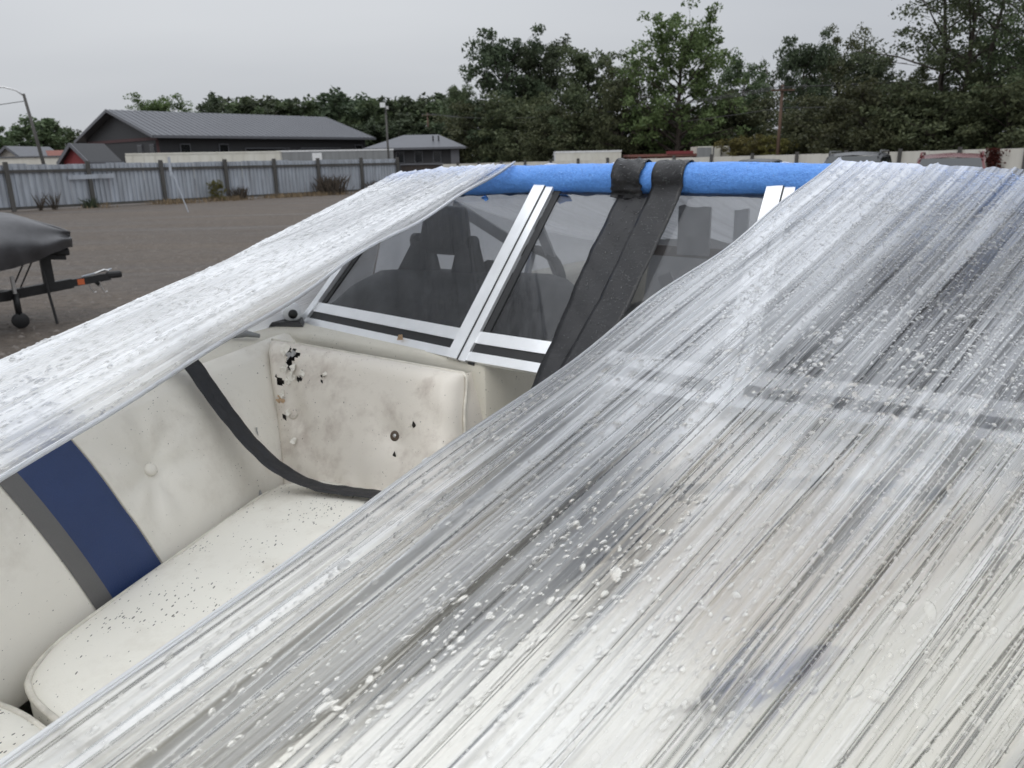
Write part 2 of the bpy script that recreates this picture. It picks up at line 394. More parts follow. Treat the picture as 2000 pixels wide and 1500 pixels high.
class MB:
    def __init__(s): s.V = []; s.F = []
    def add(s, V, F):
        k = len(s.V); s.V += [tuple(p) for p in np.asarray(V, float).tolist()]; s.F += [tuple(i + k for i in f) for f in F]; return s
    def hexa(s, c8):   # bottom 4 (ccw from above) then top 4
        return s.add(c8, [(3, 2, 1, 0), (4, 5, 6, 7), (0, 1, 5, 4), (1, 2, 6, 5), (2, 3, 7, 6), (3, 0, 4, 7)])
    def box(s, c, size, ax=(1, 0), ):
        ax = np.array([ax[0], ax[1], 0.]) / math.hypot(*ax); ay = np.array([-ax[1], ax[0], 0]); az = np.array([0, 0, 1.]); c = np.array(c, float)
        x, y, z = np.array(size) / 2
        return s.hexa([c - ax * x - ay * y - az * z, c + ax * x - ay * y - az * z, c + ax * x + ay * y - az * z, c - ax * x + ay * y - az * z,
                       c - ax * x - ay * y + az * z, c + ax * x - ay * y + az * z, c + ax * x + ay * y + az * z, c - ax * x + ay * y + az * z])
    def beam(s, p, q, wd, hh, up=(0, 0, 1)):
        p = np.array(p, float); q = np.array(q, float); d = q - p; d /= np.linalg.norm(d)
        sd = np.cross(d, up); sd /= np.linalg.norm(sd); u = np.cross(sd, d)
        a, b = sd * wd / 2, u * hh / 2
        return s.hexa([p - a - b, p + a - b, q + a - b, q - a - b, p - a + b, p + a + b, q + a + b, q - a + b])
    def tube(s, pts, rad, n=8, cap=True, closed=False):
        P = np.array(pts, float); k = len(P)
        rad = np.full(k, rad) if np.isscalar(rad) else np.array(rad, float)
        T = (np.roll(P, -1, 0) - np.roll(P, 1, 0)) if closed else np.gradient(P, axis=0)
        T /= np.linalg.norm(T, axis=1)[:, None] + 1e-12
        ref = np.array([0, 0, 1.]) if abs(T[0][2]) < 0.9 else np.array([1., 0, 0])
        Nn = np.cross(T[0], ref); Nn /= np.linalg.norm(Nn); V = []
        for i in range(k):
            Nn = Nn - T[i] * (Nn @ T[i]); Nn /= np.linalg.norm(Nn); Bn = np.cross(T[i], Nn)
            for j in range(n):
                t = 2 * math.pi * j / n; V.append(P[i] + rad[i] * (Nn * math.cos(t) + Bn * math.sin(t)))
        F = []
        for i in range(k if closed else k - 1):
            i2 = (i + 1) % k
            for j in range(n): F.append((i * n + j, i * n + (j + 1) % n, i2 * n + (j + 1) % n, i2 * n + j))
        if cap and not closed: F += [tuple(range(n - 1, -1, -1)), tuple((k - 1) * n + j for j in range(n))]
        return s.add(V, F)
    def grid(s, G):
        G = np.asarray(G, float); a, b = G.shape[:2]
        return s.add(G.reshape(-1, 3), grid_faces(a, b))
    def prism(s, poly, z0, z1):
        n = len(poly); V = [(x, y, z0) for x, y in poly] + [(x, y, z1) for x, y in poly]
        return s.add(V, [tuple(range(n - 1, -1, -1)), tuple(range(n, 2 * n))] + [(i, (i + 1) % n, n + (i + 1) % n, n + i) for i in range(n)])
    def wheel(s, c, r, wdt, axis, n=18):
        axis = np.array(axis, float); axis /= np.linalg.norm(axis); c = np.array(c, float)
        return s.tube([c - axis * wdt / 2, c - axis * wdt * 0.42, c + axis * wdt * 0.42, c + axis * wdt / 2], [r * 0.9, r, r, r * 0.9], n)
    def build(s, name, mat, parent=None, smooth=False, base=None, xf=None):
        V = np.array(s.V)
        if xf is not None: V = xf(V)
        return mk(name, V, s.F, mat, parent, smooth, base=base)
def grid_faces(a, b):
    return [(i * b + j, i * b + j + 1, (i + 1) * b + j + 1, (i + 1) * b + j) for i in range(a - 1) for j in range(b - 1)]
# ---------------------------------------------------------------- ground
n = 72; rr = [0, 6, 12, 20, 30, 45, 70, 110, 200, 500, 1500, 4500]
V = [(0, 0, 0)]; F = []
for r in rr[1:]:
    for j in range(n):
        t = 2 * math.pi * j / n; V.append((r * math.cos(t), r * math.sin(t), 0))
for j in range(n): F.append((0, 1 + j, 1 + (j + 1) % n))
for i in range(len(rr) - 2):
    for j in range(n): F.append((1 + i * n + j, 1 + (i + 1) * n + j, 1 + (i + 1) * n + (j + 1) % n, 1 + i * n + (j + 1) % n))
tag(mk('ground', V, F, 'gravel', base=(0, 0, 0), smooth=False), kind='structure')

# loose stones on the gravel
def scatter_stones(k=2600):
    ico = np.array([(0, 0, 1), (0.9, 0, 0), (0.28, 0.85, 0), (-0.73, 0.53, 0), (-0.73, -0.53, 0), (0.28, -0.85, 0)])
    fc = [(0, 1, 2), (0, 2, 3), (0, 3, 4), (0, 4, 5), (0, 5, 1)]
    V = []; F = []
    for i in range(k):
        y = 6.5 + 22 * RNG.random() ** 1.6; x = -y * (0.1 + 0.65 * RNG.random()); r = 0.012 + 0.028 * RNG.random() ** 2
        a = RNG.random() * 6.28; c, s_ = math.cos(a), math.sin(a); b = len(V)
        for p in ico: V.append((x + r * (p[0] * c - p[1] * s_) * 1.3, y + r * (p[0] * s_ + p[1] * c), r * 0.7 * p[2] - 0.002))
        F += [tuple(q + b for q in f) for f in fc]
    return V, F
simple('stone', (0.125, 0.11, 0.098), 0.8, var=0.45, scale=4)
tag(mk('loose_stones', *scatter_stones(), 'stone', base=(0, 0, 0), smooth=False), 'small loose stones lying on the brown gravel yard', 'stones', kind='stuff')

# ---------------------------------------------------------------- corrugated fence on the left
FA = np.array([-22.38, 34.69]); FB = np.array([-7.35, 52.9]); FD = (FB - FA); FL = np.linalg.norm(FD); FD /= FL; FN = np.array([FD[1], -FD[0]])
fence = empty('metal_fence', (FA[0], FA[1], 0), 'grey corrugated metal fence on dark wooden posts along the gravel yard', 'fence')
cuts = [-7.2, -3.4] + [FL * q for q in (0.023, 0.169, 0.319, 0.47, 0.60, 0.729, 0.87, 1.0)]
def fpt(d, off, z): p = FA + FD * d + FN * off; return (p[0], p[1], z)
for i in range(len(cuts) - 1):
    a, b = cuts[i] + 0.04, cuts[i + 1] - 0.04
    sub = max(2, round((b - a) / 0.95))            # single sheets between two posts
    for q in range(sub):
        s0 = a + (b - a) * q / sub; s1 = a + (b - a) * (q + 1) / sub - 0.006
        off0 = random.uniform(-0.012, 0.012); tz = random.uniform(-0.035, 0.035)
        top, bot = [], []
        nr = max(2, round((s1 - s0) / 0.24))
        for k in range(nr):
            c0 = s0 + (s1 - s0) * k / nr; wd = (s1 - s0) / nr
            for f, o in ((0, 0), (0.55, 0), (0.68, -0.05), (0.87, -0.05)):
                top.append(fpt(c0 + wd * f, off0 + o, 2.02 + tz)); bot.append(fpt(c0 + wd * f, off0 + o, 0.12))
        top.append(fpt(s1, off0, 2.02 + tz)); bot.append(fpt(s1, off0, 0.12))
        m_ = MB().grid([bot, top]); mk('corrugated_sheet', m_.V, m_.F, 'galvanised', fence, smooth=False)
    MB().beam(fpt(a, 0.045, 1.72), fpt(b, 0.045, 1.72), 0.05, 0.13).build('rail', 'post_wood', fence)
    MB().beam(fpt(a, 0.045, 0.14), fpt(b, 0.045, 0.14), 0.05, 0.12).build('rail', 'post_wood', fence)
for d in cuts:
    MB().box(fpt(d, 0.09, 1.06), (0.16, 0.16, 2.14), FD).build('post', 'post_wood', fence)
# loose plank nailed near the second post
MB().beam(fpt(cuts[3] - 0.95, 0.10, 1.40), fpt(cuts[3] + 1.1, 0.215, 1.43), 0.05, 0.2).build('plank', 'galvanised', fence)

# dark boarded section beyond it
dk = empty('board_fence', (-7.2, 54.6, 0), 'low dark brown board fence between the metal fence and white fence', 'fence')
for k in range(8):
    MB().box((-7.15 + k * 0.36, 54.9, 0.80), (0.345, 0.05, 1.6), (1, 0.02)).build('board', 'dark_fence', dk)
MB().box((-5.9, 54.86, 1.66), (2.95, 0.10, 0.10)).build('rail', 'roof_trim', dk)

# ---------------------------------------------------------------- white fence on the right
WA = np.array([-5.2, 60.2]); WB = np.array([22.0, 29.6]); WD = WB - WA; WL = np.linalg.norm(WD); WD /= WL; WN = np.array([WD[1], -WD[0]])
wf = empty('white_fence', (WA[0], WA[1], 0), 'long off-white sheet fence with dark posts below the big trees', 'fence')
k = int(WL / 2.35)
for i in range(k):
    d0, d1 = WL * i / k + 0.05, WL * (i + 1) / k - 0.05
    z0, z1 = 1.60 + 0.26 * i / k, 1.60 + 0.26 * (i + 1) / k
    for q in range(2):
        e0 = d0 + (d1 - d0) * q / 2; e1 = d0 + (d1 - d0) * (q + 1) / 2 - 0.008
        p0 = WA + WD * e0; p1 = WA + WD * e1; nn = -WN * 0.03
        MB().hexa([(*p0, 0.05), (*p1, 0.05), (*(p1 + nn), 0.05), (*(p0 + nn), 0.05), (*p0, z0), (*p1, z1), (*(p1 + nn), z1), (*(p0 + nn), z0)]).build('panel', 'white_panel', wf)
for i in range(k + 1):
    p = WA + WD * (WL * i / k) + WN * 0.06
    MB().box((*p, (1.72 + 0.26 * i / k) / 2), (0.13, 0.13, 1.72 + 0.26 * i / k), WD).build('post', 'post_wood', wf)

# ---------------------------------------------------------------- buildings
streaky('trim_maroon', (0.065, 0.030, 0.032), (0.05, 0.026, 0.028), 0, 0.7)
def gable_building(name, P0, L, ln, G, wd, eave, ridge, wall, roof, label, over=0.7, windows=(), endwin=(), trim='roof_trim', ribs=0):
    P0 = np.array(P0, float); L = np.array(L, float) / np.linalg.norm(L); G = np.array(G, float) / np.linalg.norm(G)
    r = empty(name, (*P0, 0), label, 'building')
    P = lambda a, g, z: (*(P0 + L * a + G * g), z)
    m_ = MB(); m_.add([P(0, 0, 0), P(ln, 0, 0), P(ln, wd, 0), P(0, wd, 0), P(0, 0, eave), P(ln, 0, eave), P(ln, wd, eave), P(0, wd, eave), P(0, wd / 2, ridge), P(ln, wd / 2, ridge)],
        [(0, 1, 5, 4), (1, 2, 6, 9, 5), (2, 3, 7, 6), (3, 0, 4, 8, 7)]).build('wall', wall, r)
    sl = (ridge - eave) / (wd / 2)
    rf = None
    for g0, sgn in ((0, -1), (wd, 1)):
        e0, gr = g0 + sgn * over, wd / 2
        ze, t = eave - sl * over, 0.16
        o = MB().hexa([P(-over, e0, ze), P(ln + over, e0, ze), P(ln + over, gr, ridge), P(-over, gr, ridge),
                       P(-over, e0, ze + t), P(ln + over, e0, ze + t), P(ln + over, gr, ridge + t), P(-over, gr, ridge + t)]).build('roof', roof, r)
        if ribs and sgn < 0:
            for q in range(ribs):
                a = -over + (ln + 2 * over) * (q + 0.5) / ribs
                MB().beam(P(a, e0, ze + t + 0.02), P(a, gr, ridge + t + 0.02), 0.05, 0.05).build('rib', roof, o)
        MB().beam(P(-over, e0 + sgn * 0.06, ze + 0.05), P(ln + over, e0 + sgn * 0.06, ze + 0.05), 0.12, 0.26).build('gutter', trim, o)
        MB().beam(P(-over - 0.05, e0, ze + 0.05), P(-over - 0.05, gr, ridge + 0.05), 0.08, 0.30).build('bargeboard', trim, o)
    for a, z, ww, hh in windows:
        f = MB().beam(P(a - ww / 2, -0.05, z), P(a + ww / 2, -0.05, z), 0.10, hh).build('window', trim, r)
        MB().beam(P(a - ww / 2 + .1, -0.09, z), P(a + ww / 2 - .1, -0.09, z), 0.06, hh - 0.2).build('pane', 'window_dark', f)
    for g, z, ww, hh in endwin:
        f = MB().beam(P(-0.05, g - ww / 2, z), P(-0.05, g + ww / 2, z), 0.10, hh).build('window', trim, r)
        MB().beam(P(-0.09, g - ww / 2 + .1, z), P(-0.09, g + ww / 2 - .1, z), 0.06, hh - 0.2).build('pane', 'window_dark', f)
    return r, P
barn, PB = gable_building('barn', (-34.3, 79.5), (0.66, 0.75), 25.6, (-0.75, 0.66), 17.5, 4.9, 7.5, 'dark_siding', 'dark_roof',
    'long charcoal metal barn with grey gabled roof beyond the metal fence', 0.9,
    [(2.6, 3.3, 1.1, 1.5), (6.8, 3.3, 1.1, 1.5), (12, 3.4, 5.5, 0.5), (19, 3.4, 5.5, 0.5), (24.5, 3.4, 1.1, 1.2)], [(1.5, 3.3, 1.0, 1.5), (4.2, 3.3, 1.0, 1.5)], ribs=44)
MB().beam(PB(-0.06, 0.1, 4.55), PB(-0.06, 17.3, 4.55), 0.08, 0.3).build('trim_band', 'trim_maroon', barn)
MB().beam(PB(-0.06, 0.2, 1.5), PB(-0.06, 0.2, 4.4), 0.08, 0.3, (1, 0, 0)).build('corner_trim', 'trim_maroon', barn)
gable_building('red_shed', (-36.2, 69.5), (0.45, 0.89), 2.6, (-0.89, 0.45), 3.5, 2.45, 3.8, 'red_siding', 'dark_siding',
    'small red gabled shed in front of the charcoal barn', 0.35)
# hip-roofed dark building
hb_ = empty('hip_roof_building', (-14, 86, 0), 'low charcoal building with hipped grey roof beside the light pole', 'building')
HX0, HX1, HY0, HY1, HE, HR = -15.0, -4.9, 86.0, 95.0, 3.3, 4.75
MB().prism([(HX0 + .7, HY0 + .7), (HX1 - .7, HY0 + .7), (HX1 - .7, HY1 - .7), (HX0 + .7, HY1 - .7)], 0, HE).build('wall', 'dark_siding', hb_)
m_ = MB().add([(HX0 - .5, HY0, HE), (HX1 + .5, HY0, HE), (HX1 + .5, HY1, HE), (HX0 - .5, HY1, HE), (HX0 + 3.4, (HY0 + HY1) / 2, HR), (HX1 - 2.8, (HY0 + HY1) / 2, HR)],
    [(0, 1, 5, 4), (1, 2, 5), (2, 3, 4, 5), (3, 0, 4), (3, 2, 1, 0)]); hrf = m_.build('roof', 'dark_roof', hb_)
MB().beam((HX0 - .5, HY0 - .05, HE - .08), (HX1 + .5, HY0 - .05, HE - .08), 0.1, 0.22).build('gutter', 'roof_trim', hrf)
for x in (-2.6, -2.0): MB().tube([(x - 5.5, HY0 + 2.2, HE + .6), (x - 5.5, HY0 + 2.2, HE + 1.25)], 0.08).build('vent_pipe', 'dark_metal', hrf)
for x in (-13.2, -11.6, -9.6, -7.6):
    f = MB().box((x, HY0 + .64, 2.35), (0.9, 0.1, 1.2)).build('window', 'roof_trim', hb_); MB().box((x, HY0 + .58, 2.35), (0.74, 0.06, 1.04)).build('pane', 'window_dark', f)
MB().box((-5.65, HY0 + .5, 1.7), (0.9, 0.25, 3.2)).build('pilaster', 'roof_trim', hb_)
# far houses
gable_building('house', (-64.5, 104), (1, 0.1), 6, (0, 1), 5, 2.6, 4.1, 'house_siding', 'red_roof', 'small tan house with a faded red roof far behind the street lamp', 0.4)
gable_building('house', (-60.5, 101), (0.15, 1), 7, (-1, 0.15), 4.6, 2.9, 4.6, 'house_siding', 'roof_trim', 'pale grey gabled house beside the street lamp', 0.4)
m_ = empty('metal_shed', (-57, 96, 0), 'long low off-white metal shed beside the red shed', 'building')
MB().box((-56.4, 96, 1.6), (9.0, 5, 3.2), (1, -0.05)).build('wall', 'white_panel', m_)
MB().box((-56.4, 96, 3.28), (9.3, 5.3, 0.14), (1, -0.05)).build('roof', 'roof_trim', m_)
# right, behind the white fence
m_ = empty('red_shed', (12, 63, 0), 'long low rust-red shed roof behind the white fence', 'building')
MB().box((12.1, 63, .9), (5.2, 3, 1.8)).build('wall', 'red_siding', m_)
MB().box((12.1, 63, 1.94), (5.5, 3.5, 0.18)).build('roof', 'red_roof', m_)
MB().box((13.2, 61.4, 2.12), (2.0, 0.4, 0.22)).build('roof_panel', 'red_siding', m_)
m_ = empty('storage_container', (15.6, 62, 0), 'off-white storage container with darker side next to rust-red shed', 'container')
MB().box((15.75, 62.3, 1.30), (2.5, 2.4, 2.45)).build('body', 'trailer_white', m_)
MB().box((15.0, 61.06, 1.30), (1.1, 0.06, 2.3)).build('side_panel', 'trailer_grey', m_)
for x in (15.7, 16.3, 16.95): MB().box((x, 61.06, 1.30), (0.07, 0.08, 2.4)).build('corner_post', 'roof_trim', m_)

def box_trailer(name, c, ln, wd, z0, z1, ax, body, side, label, ribs=14):
    r = empty(name, (c[0], c[1], 0), label, 'trailer')
    ax = np.array(ax, float) / np.linalg.norm(ax); ay = np.array([-ax[1], ax[0]])
    P = lambda a, b: np.array(c) + ax * a + ay * b
    MB().box((*c, (z0 + z1) / 2), (ln, wd, z1 - z0), ax).build('body', side, r)
    MB().box((*c, z1 + 0.05), (ln + .06, wd + .06, 0.12), ax).build('roof', body, r)
    for i in range(ribs):
        p = P(-ln / 2 + ln * (i + 0.5) / ribs, -wd / 2 - 0.02); MB().box((*p, (z0 + z1) / 2), (0.06, 0.05, z1 - z0 - .1), ax).build('rib', side, r)
    for b in (-wd / 4, wd / 4):
        p = P(-ln / 2 - 0.04, b); d_ = MB().box((*p, (z0 + z1) / 2), (0.06, wd / 2 - .06, z1 - z0 - .12), ax).build('door', body, r)
        p = P(-ln / 2 - 0.09, b * .4); MB().box((*p, (z0 + z1) / 2), (0.04, 0.05, z1 - z0 - .3), ax).build('lock_bar', 'dark_metal', d_)
    for a in (-ln / 2 + 1.3, -ln / 2 + 2.4):
        for b in (-1, 1): MB().wheel((*P(a, b * (wd / 2 - .15)), 0.48), 0.48, 0.28, (*ay, 0)).build('wheel', 'rubber', r, smooth=True)
    for b in (-1, 1): MB().beam((*P(ln / 2 - 1.6, b * (wd / 2 - .3)), 0), (*P(ln / 2 - 1.6, b * (wd / 2 - .3)), z0), 0.12, 0.12, (1, 0, 0)).build('landing_leg', 'dark_metal', r)
    return r
box_trailer('box_trailer', (-23.2, 62.0), 11.0, 2.5, 0.9, 2.72, (0.97, 0.22), 'trailer_white', 'trailer_white', 'long cream-white box trailer parked behind the metal fence')
t2 = box_trailer('box_trailer', (-15.9, 74.5), 10.4, 2.5, 0.9, 2.92, (0.98, 0.2), 'white_paint', 'trailer_grey', 'grey-sided box trailer with a white roof below the barn')
MB().box((-17.3, 72.9, 2.35), (0.85, 0.05, 0.85), (0.98, .2)).build('placard', 'white_paint', t2)
t3 = box_trailer('box_trailer', (6.3, 63.5), 5.1, 2.4, 0.8, 2.28, (1, 0), 'white_paint', 'trailer_white', 'short white box trailer behind the white fence below the trees', 10)

# ---------------------------------------------------------------- poles and wires
def pole(name, x, y, h, r0, label, cat='pole', lean=0.0, mat='pole_wood', arm=True):
    o = empty(name, (x, y, 0), label, cat)
    MB().tube([(x, y, -0.1), (x + lean * h * .5, y, h * .5), (x + lean * h, y, h)], [r0, r0 * .85, r0 * .7], 10).build('post', mat, o, smooth=True)
    if arm:
        MB().beam((x + lean * h - 0.8, y - r0, h - 0.35), (x + lean * h + 0.8, y - r0, h - 0.35), 0.10, 0.12).build('crossarm', mat, o)
        for k in (-0.7, 0, 0.7): MB().tube([(x + lean * h + k, y - r0, h - 0.3), (x + lean * h + k, y - r0, h - 0.12)], [0.05, 0.03], 6).build('insulator', 'trailer_grey', o)
    return o
pole('utility_pole', 18.97, 56.2, 6.4, 0.13, 'reddish wooden utility pole standing before the trees above white fence')
q = pole('utility_pole', -11.2, 115, 8.5, 0.16, 'distant wooden utility pole with a crossarm behind the hipped roof')
MB().tube([(-11.6, 114.7, 5.9), (-11.6, 114.7, 7.0)], 0.28, 10).build('transformer', 'trailer_grey', q, smooth=True)
lp = pole('light_pole', -7.95, 53.6, 5.35, 0.085, 'slim dark post with a white floodlight at the end of the metal fence', 'light pole', mat='post_wood', arm=False)
MB().box((-8.1, 53.4, 5.42), (0.32, 0.22, 0.3)).build('floodlight', 'white_paint', lp); MB().box((-7.8, 53.4, 5.25), (0.15, 0.15, 0.2)).build('bracket', 'steel', lp)
sl = empty('street_lamp', (-28.15, 49.0, 0), 'weathered leaning street lamp with curved arm above the metal fence', 'street lamp')
MB().tube([(-28.15, 49.0, 0), (-28.45, 49.0, 3), (-28.8, 49, 6.15)], [0.11, 0.10, 0.08], 10).build('post', 'post_wood', sl, smooth=True)
MB().tube([(-28.8, 49, 6.05), (-29.15, 48.9, 6.35), (-29.75, 48.7, 6.52), (-30.45, 48.5, 6.5)], [0.05, .045, .04, .04], 8).build('arm', 'steel', sl, smooth=True)
MB().box((-30.75, 48.4, 6.43), (0.7, 0.28, 0.16), (1, 0.2)).build('lamp_head', 'dark_metal', sl)
def wire(p, q, sag, label):
    p, q = np.array(p, float), np.array(q, float); t = np.linspace(0, 1, 16)
    P = p[None] * (1 - t)[:, None] + q[None] * t[:, None]; P[:, 2] -= sag * 4 * t * (1 - t)
    tag(MB().tube(P, 0.022, 5).build('overhead_wire', 'wire', smooth=True), label, 'wire', 'overhead wires on the utility poles')
for k in (-0.7, 0, 0.7):
    wire((18.97 + k, 56.0, 6.25), (-11.2 + k, 114.8, 8.35), 1.2, 'overhead wire between the two wooden utility poles')
    wire((18.97 + k, 56.0, 6.25), (46 + k, 42, 7.6), 0.6, 'overhead wire running from reddish utility pole into the large right-hand trees')
wire((18.97, 56.1, 4.9), (-11.2, 115, 6.6), 1.2, 'lower overhead wire between the two wooden utility poles')
wire((18.97, 56.1, 4.9), (46, 42, 6.1), 0.6, 'lower overhead wire from reddish utility pole into the large trees')
wire((-28.75, 49, 5.75), (-60, 52, 5.6), 0.8, 'thin wire strung from the leaning street lamp post')
st = empty('marker_stake', (-12.91, 31.76, 0), 'thin white leaning stake standing in the gravel before the metal fence', 'stake')
MB().tube([(-12.91, 31.76, 0), (-13.25, 31.76, 1.25)], [0.022, 0.022], 8).build('rod', 'galvanised', st)
MB().box((-13.40, 31.76, 1.80), (0.09, 0.05, 0.72), (1, .1)).build('marker_board', 'galvanised', st)
tp = MB().tube([(-13.25, 31.76, 1.25), (-13.38, 31.76, 1.6)], .022, 8).build('rod', 'galvanised', st)

# ---------------------------------------------------------------- trees
def leaf_quads(C, size, rng, flat=0.35):
    k = len(C); n_ = rng.normal(size=(k, 3)); n_[:, 2] += flat; n_ /= np.linalg.norm(n_, axis=1)[:, None]
    t = rng.normal(size=(k, 3)); t -= n_ * (t * n_).sum(1)[:, None]; t /= np.linalg.norm(t, axis=1)[:, None]; b = np.cross(n_, t)
    s_ = size * (0.6 + 0.8 * rng.random(k))[:, None]
    V = np.stack([C - t * s_, C + b * s_ * .55 + n_ * s_ * .15, C + t * s_, C - b * s_ * .55 + n_ * s_ * .15], 1).reshape(-1, 3)
    F = (np.arange(k)[:, None] * 4 + np.arange(4)[None]).tolist()
    return V, F
def tree_meshes(seed, h=10.0, width=7.0, clear=0.12, limbs=16, clumps=6, leaves=46, leaf=0.20, spread=0.85, mat='leaf_mid', bark='bark', top='round', stems=1):
    rng = np.random.default_rng(seed); B_ = MB(); C = []
    bases = [(0, 0)] if stems == 1 else [(math.cos(6.28 * q / stems) * .35, math.sin(6.28 * q / stems) * .35) for q in range(stems)]
    for sx, sy in bases:
        lean = np.array([sx, sy]) * 1.6 / max(1, h) * 4 if stems > 1 else rng.normal(size=2) * .03
        zs = np.linspace(0, h * .86, 7); wob = np.cumsum(rng.normal(size=(7, 2)) * .10, 0)
        T = np.stack([sx + lean[0] * zs * .35 + wob[:, 0], sy + lean[1] * zs * .35 + wob[:, 1], zs], 1)
        rad = h * (0.022 if stems == 1 else .013) * (1 - zs / (h * 1.0)) + 0.02
        B_.tube(T, rad, 8, cap=False)
        for i in range(limbs // stems if stems > 1 else limbs):
            f = clear + (0.97 - clear) * ((i + rng.random()) / (limbs // stems if stems > 1 else limbs)); z = f * h * .86
            p0 = np.array([np.interp(z, zs, T[:, 0]), np.interp(z, zs, T[:, 1]), z])
            g = (f - clear) / (1 - clear)
            prof = math.sin(math.pi * min(1, 0.30 + 0.60 * g)) ** 0.6 if top == 'round' else (0.55 + 0.6 * g if g < .7 else 1.0 - (g - .7) * 1.6)
            ln = width / 2 * prof * (0.62 + 0.5 * rng.random()); az = i * 2.399 + rng.normal() * .4; up = 0.25 + 0.75 * g + rng.normal() * .12
            d = np.array([math.cos(az), math.sin(az), up]); d /= math.hypot(d[0], d[1])
            L_ = np.array([p0, p0 + d * ln * .5 + [0, 0, .1], p0 + d * ln + [0, 0, -.05 * ln]])
            r0 = max(.03, np.interp(z, zs, rad) * .55); B_.tube(L_, [r0, r0 * .6, r0 * .2], 5, cap=False)
            for c in range(clumps):
                q = 0.35 + 0.65 * (c + rng.random()) / clumps
                cc = L_[0] * (1 - q) + L_[2] * q + rng.normal(size=3) * np.array([.42, .42, .30]) * (0.4 + .5 * ln / 2)
                rc = (0.42 + 0.40 * rng.random()) * spread
                pts = rng.normal(size=(leaves, 3)); pts /= np.linalg.norm(pts, axis=1)[:, None]; pts *= (rng.random(leaves) ** .45)[:, None] * rc * np.array([1.1, 1.1, .75])
                C.append(cc + pts)
                if c % 2 == 0: B_.tube([L_[0] * (1 - q * .7) + L_[2] * q * .7, cc], [r0 * .25, .008], 4, cap=False)
    C = np.concatenate(C) if C else np.zeros((0, 3)); C = C[C[:, 2] > .25]
    V, F = leaf_quads(C, leaf, rng)
    return me('trunk', B_.V, B_.F, bark), me('crown', V, F, mat, smooth=False), h
def place_tree(name, proto, x, y, height, wscale, rot, label, group=None, cat='tree'):
    tm, cm_, h = proto; s_ = height / h
    o = empty(name, (x, y, 0), label, cat, group); o.rotation_euler = (0, 0, rot); o.scale = (s_ * wscale, s_ * wscale, s_)
    for nm, mm in (('trunk', tm), ('crown', cm_)):
        if len(mm.polygons) == 0: continue
        c = bpy.data.objects.new(nm, mm); COL.objects.link(c); c.parent = o
    return o
T_dense = tree_meshes(1, 10, 7.6, .06, 34, 8, 60, .135, 1.0, 'leaf_dark')
T_dense2 = tree_meshes(2, 10, 6.6, .06, 32, 8, 56, .135, .95, 'leaf_dark')
T_mid = tree_meshes(3, 10, 6.8, .06, 32, 8, 52, .13, .9, 'leaf_mid')
T_mid2 = tree_meshes(4, 10, 7.8, .05, 32, 8, 54, .135, 1.0, 'leaf_mid')
T_light = tree_meshes(5, 10, 7.4, .12, 40, 9, 46, .115, .80, 'leaf_light')
T_olive = tree_meshes(6, 10, 7.4, .04, 32, 8, 52, .13, .95, 'leaf_olive')
T_open = tree_meshes(7, 10, 8.0, .20, 48, 9, 46, .070, .62, 'leaf_mid', top='vase', stems=3)
T_bare = tree_meshes(8, 10, 5.5, .2, 30, 8, 0, .1, .8, 'leaf_mid', 'bark_pale', top='vase')
T_bush = tree_meshes(9, 3, 3.6, .02, 22, 8, 64, .065, .50, 'leaf_olive')
T_bushy = tree_meshes(10, 3, 3.4, .02, 20, 7, 56, .065, .46, 'leaf_yellow')
T_far = tree_meshes(12, 10, 7.6, .03, 18, 6, 30, .28, 1.15, 'leaf_dark')
T_far2 = tree_meshes(13, 10, 7.0, .03, 18, 6, 30, .28, 1.15, 'leaf_mid', top='vase')
def px(x, d): return (x - 1000) / 1500 * d, d / 0.9603
def ht(y, x, d): return CAMZ + ((335 - 0.02 * x) - y) / 1500 * d
BIG = [  # proto, image column, crown top row, depth, width scale, label
 (T_dense, 1000, 98, 98, 1.0, 'tall dark dense tree with a notched crown behind the hipped-roof building'),
 (T_dense2, 1066, 102, 96, .85, 'dark upright tree tucked against the tall dense dark tree'),
 (T_mid, 906, 178, 112, .7, 'small lighter green tree at the edge of the hipped-roof building'),
 (T_mid, 1160, 112, 76, 1.0, 'mid green tree with spiky top above the short white trailer'),
 (T_olive, 1228, 150, 70, .9, 'brownish olive tree between spiky-topped tree and tall light green tree'),
 (T_light, 1332, 62, 66, 1.0, 'tall light green tree with airy spreading crown above rust-red shed'),
 (T_mid2, 1445, 142, 72, .85, 'rounded green tree beside the tall light green tree'),
 (T_dense, 1565, 105, 74, .72, 'dark tree with rounded crown behind the reddish utility pole'),
 (T_olive, 1640, 98, 78, .8, 'tree with browning olive leaves behind the overhead wires'),
 (T_dense2, 1702, 120, 72, .8, 'dark tree partly hidden by the large open-crowned tree'),
 (T_open, 1872, -75, 46, 1.15, 'large open-crowned tree with several leaning stems above the red car'),
 (T_open, 2030, -120, 42, .9, 'tall thin-leaved tree with dark stems rising past the frame edge'),
 (T_olive, 1790, 150, 50, .95, 'brown-green thicket tree under the large open-crowned tree'),
 (T_mid2, 1930, 110, 50, 1.0, 'olive thicket tree directly behind the red car and white fence'),
]
for i, (pr, x, y, d, ws, lb) in enumerate(BIG):
    X, Y = px(x, d); place_tree('tree', pr, X, Y, ht(y, x, d) * 1.02, ws, i * 1.7, lb, 'trees beyond the white fence')
X, Y = px(1506, 88); place_tree('bare_tree', T_bare, X, Y, ht(118, 1506, 88), .9, .4, 'leafless pale grey tree between green trees above the wires')
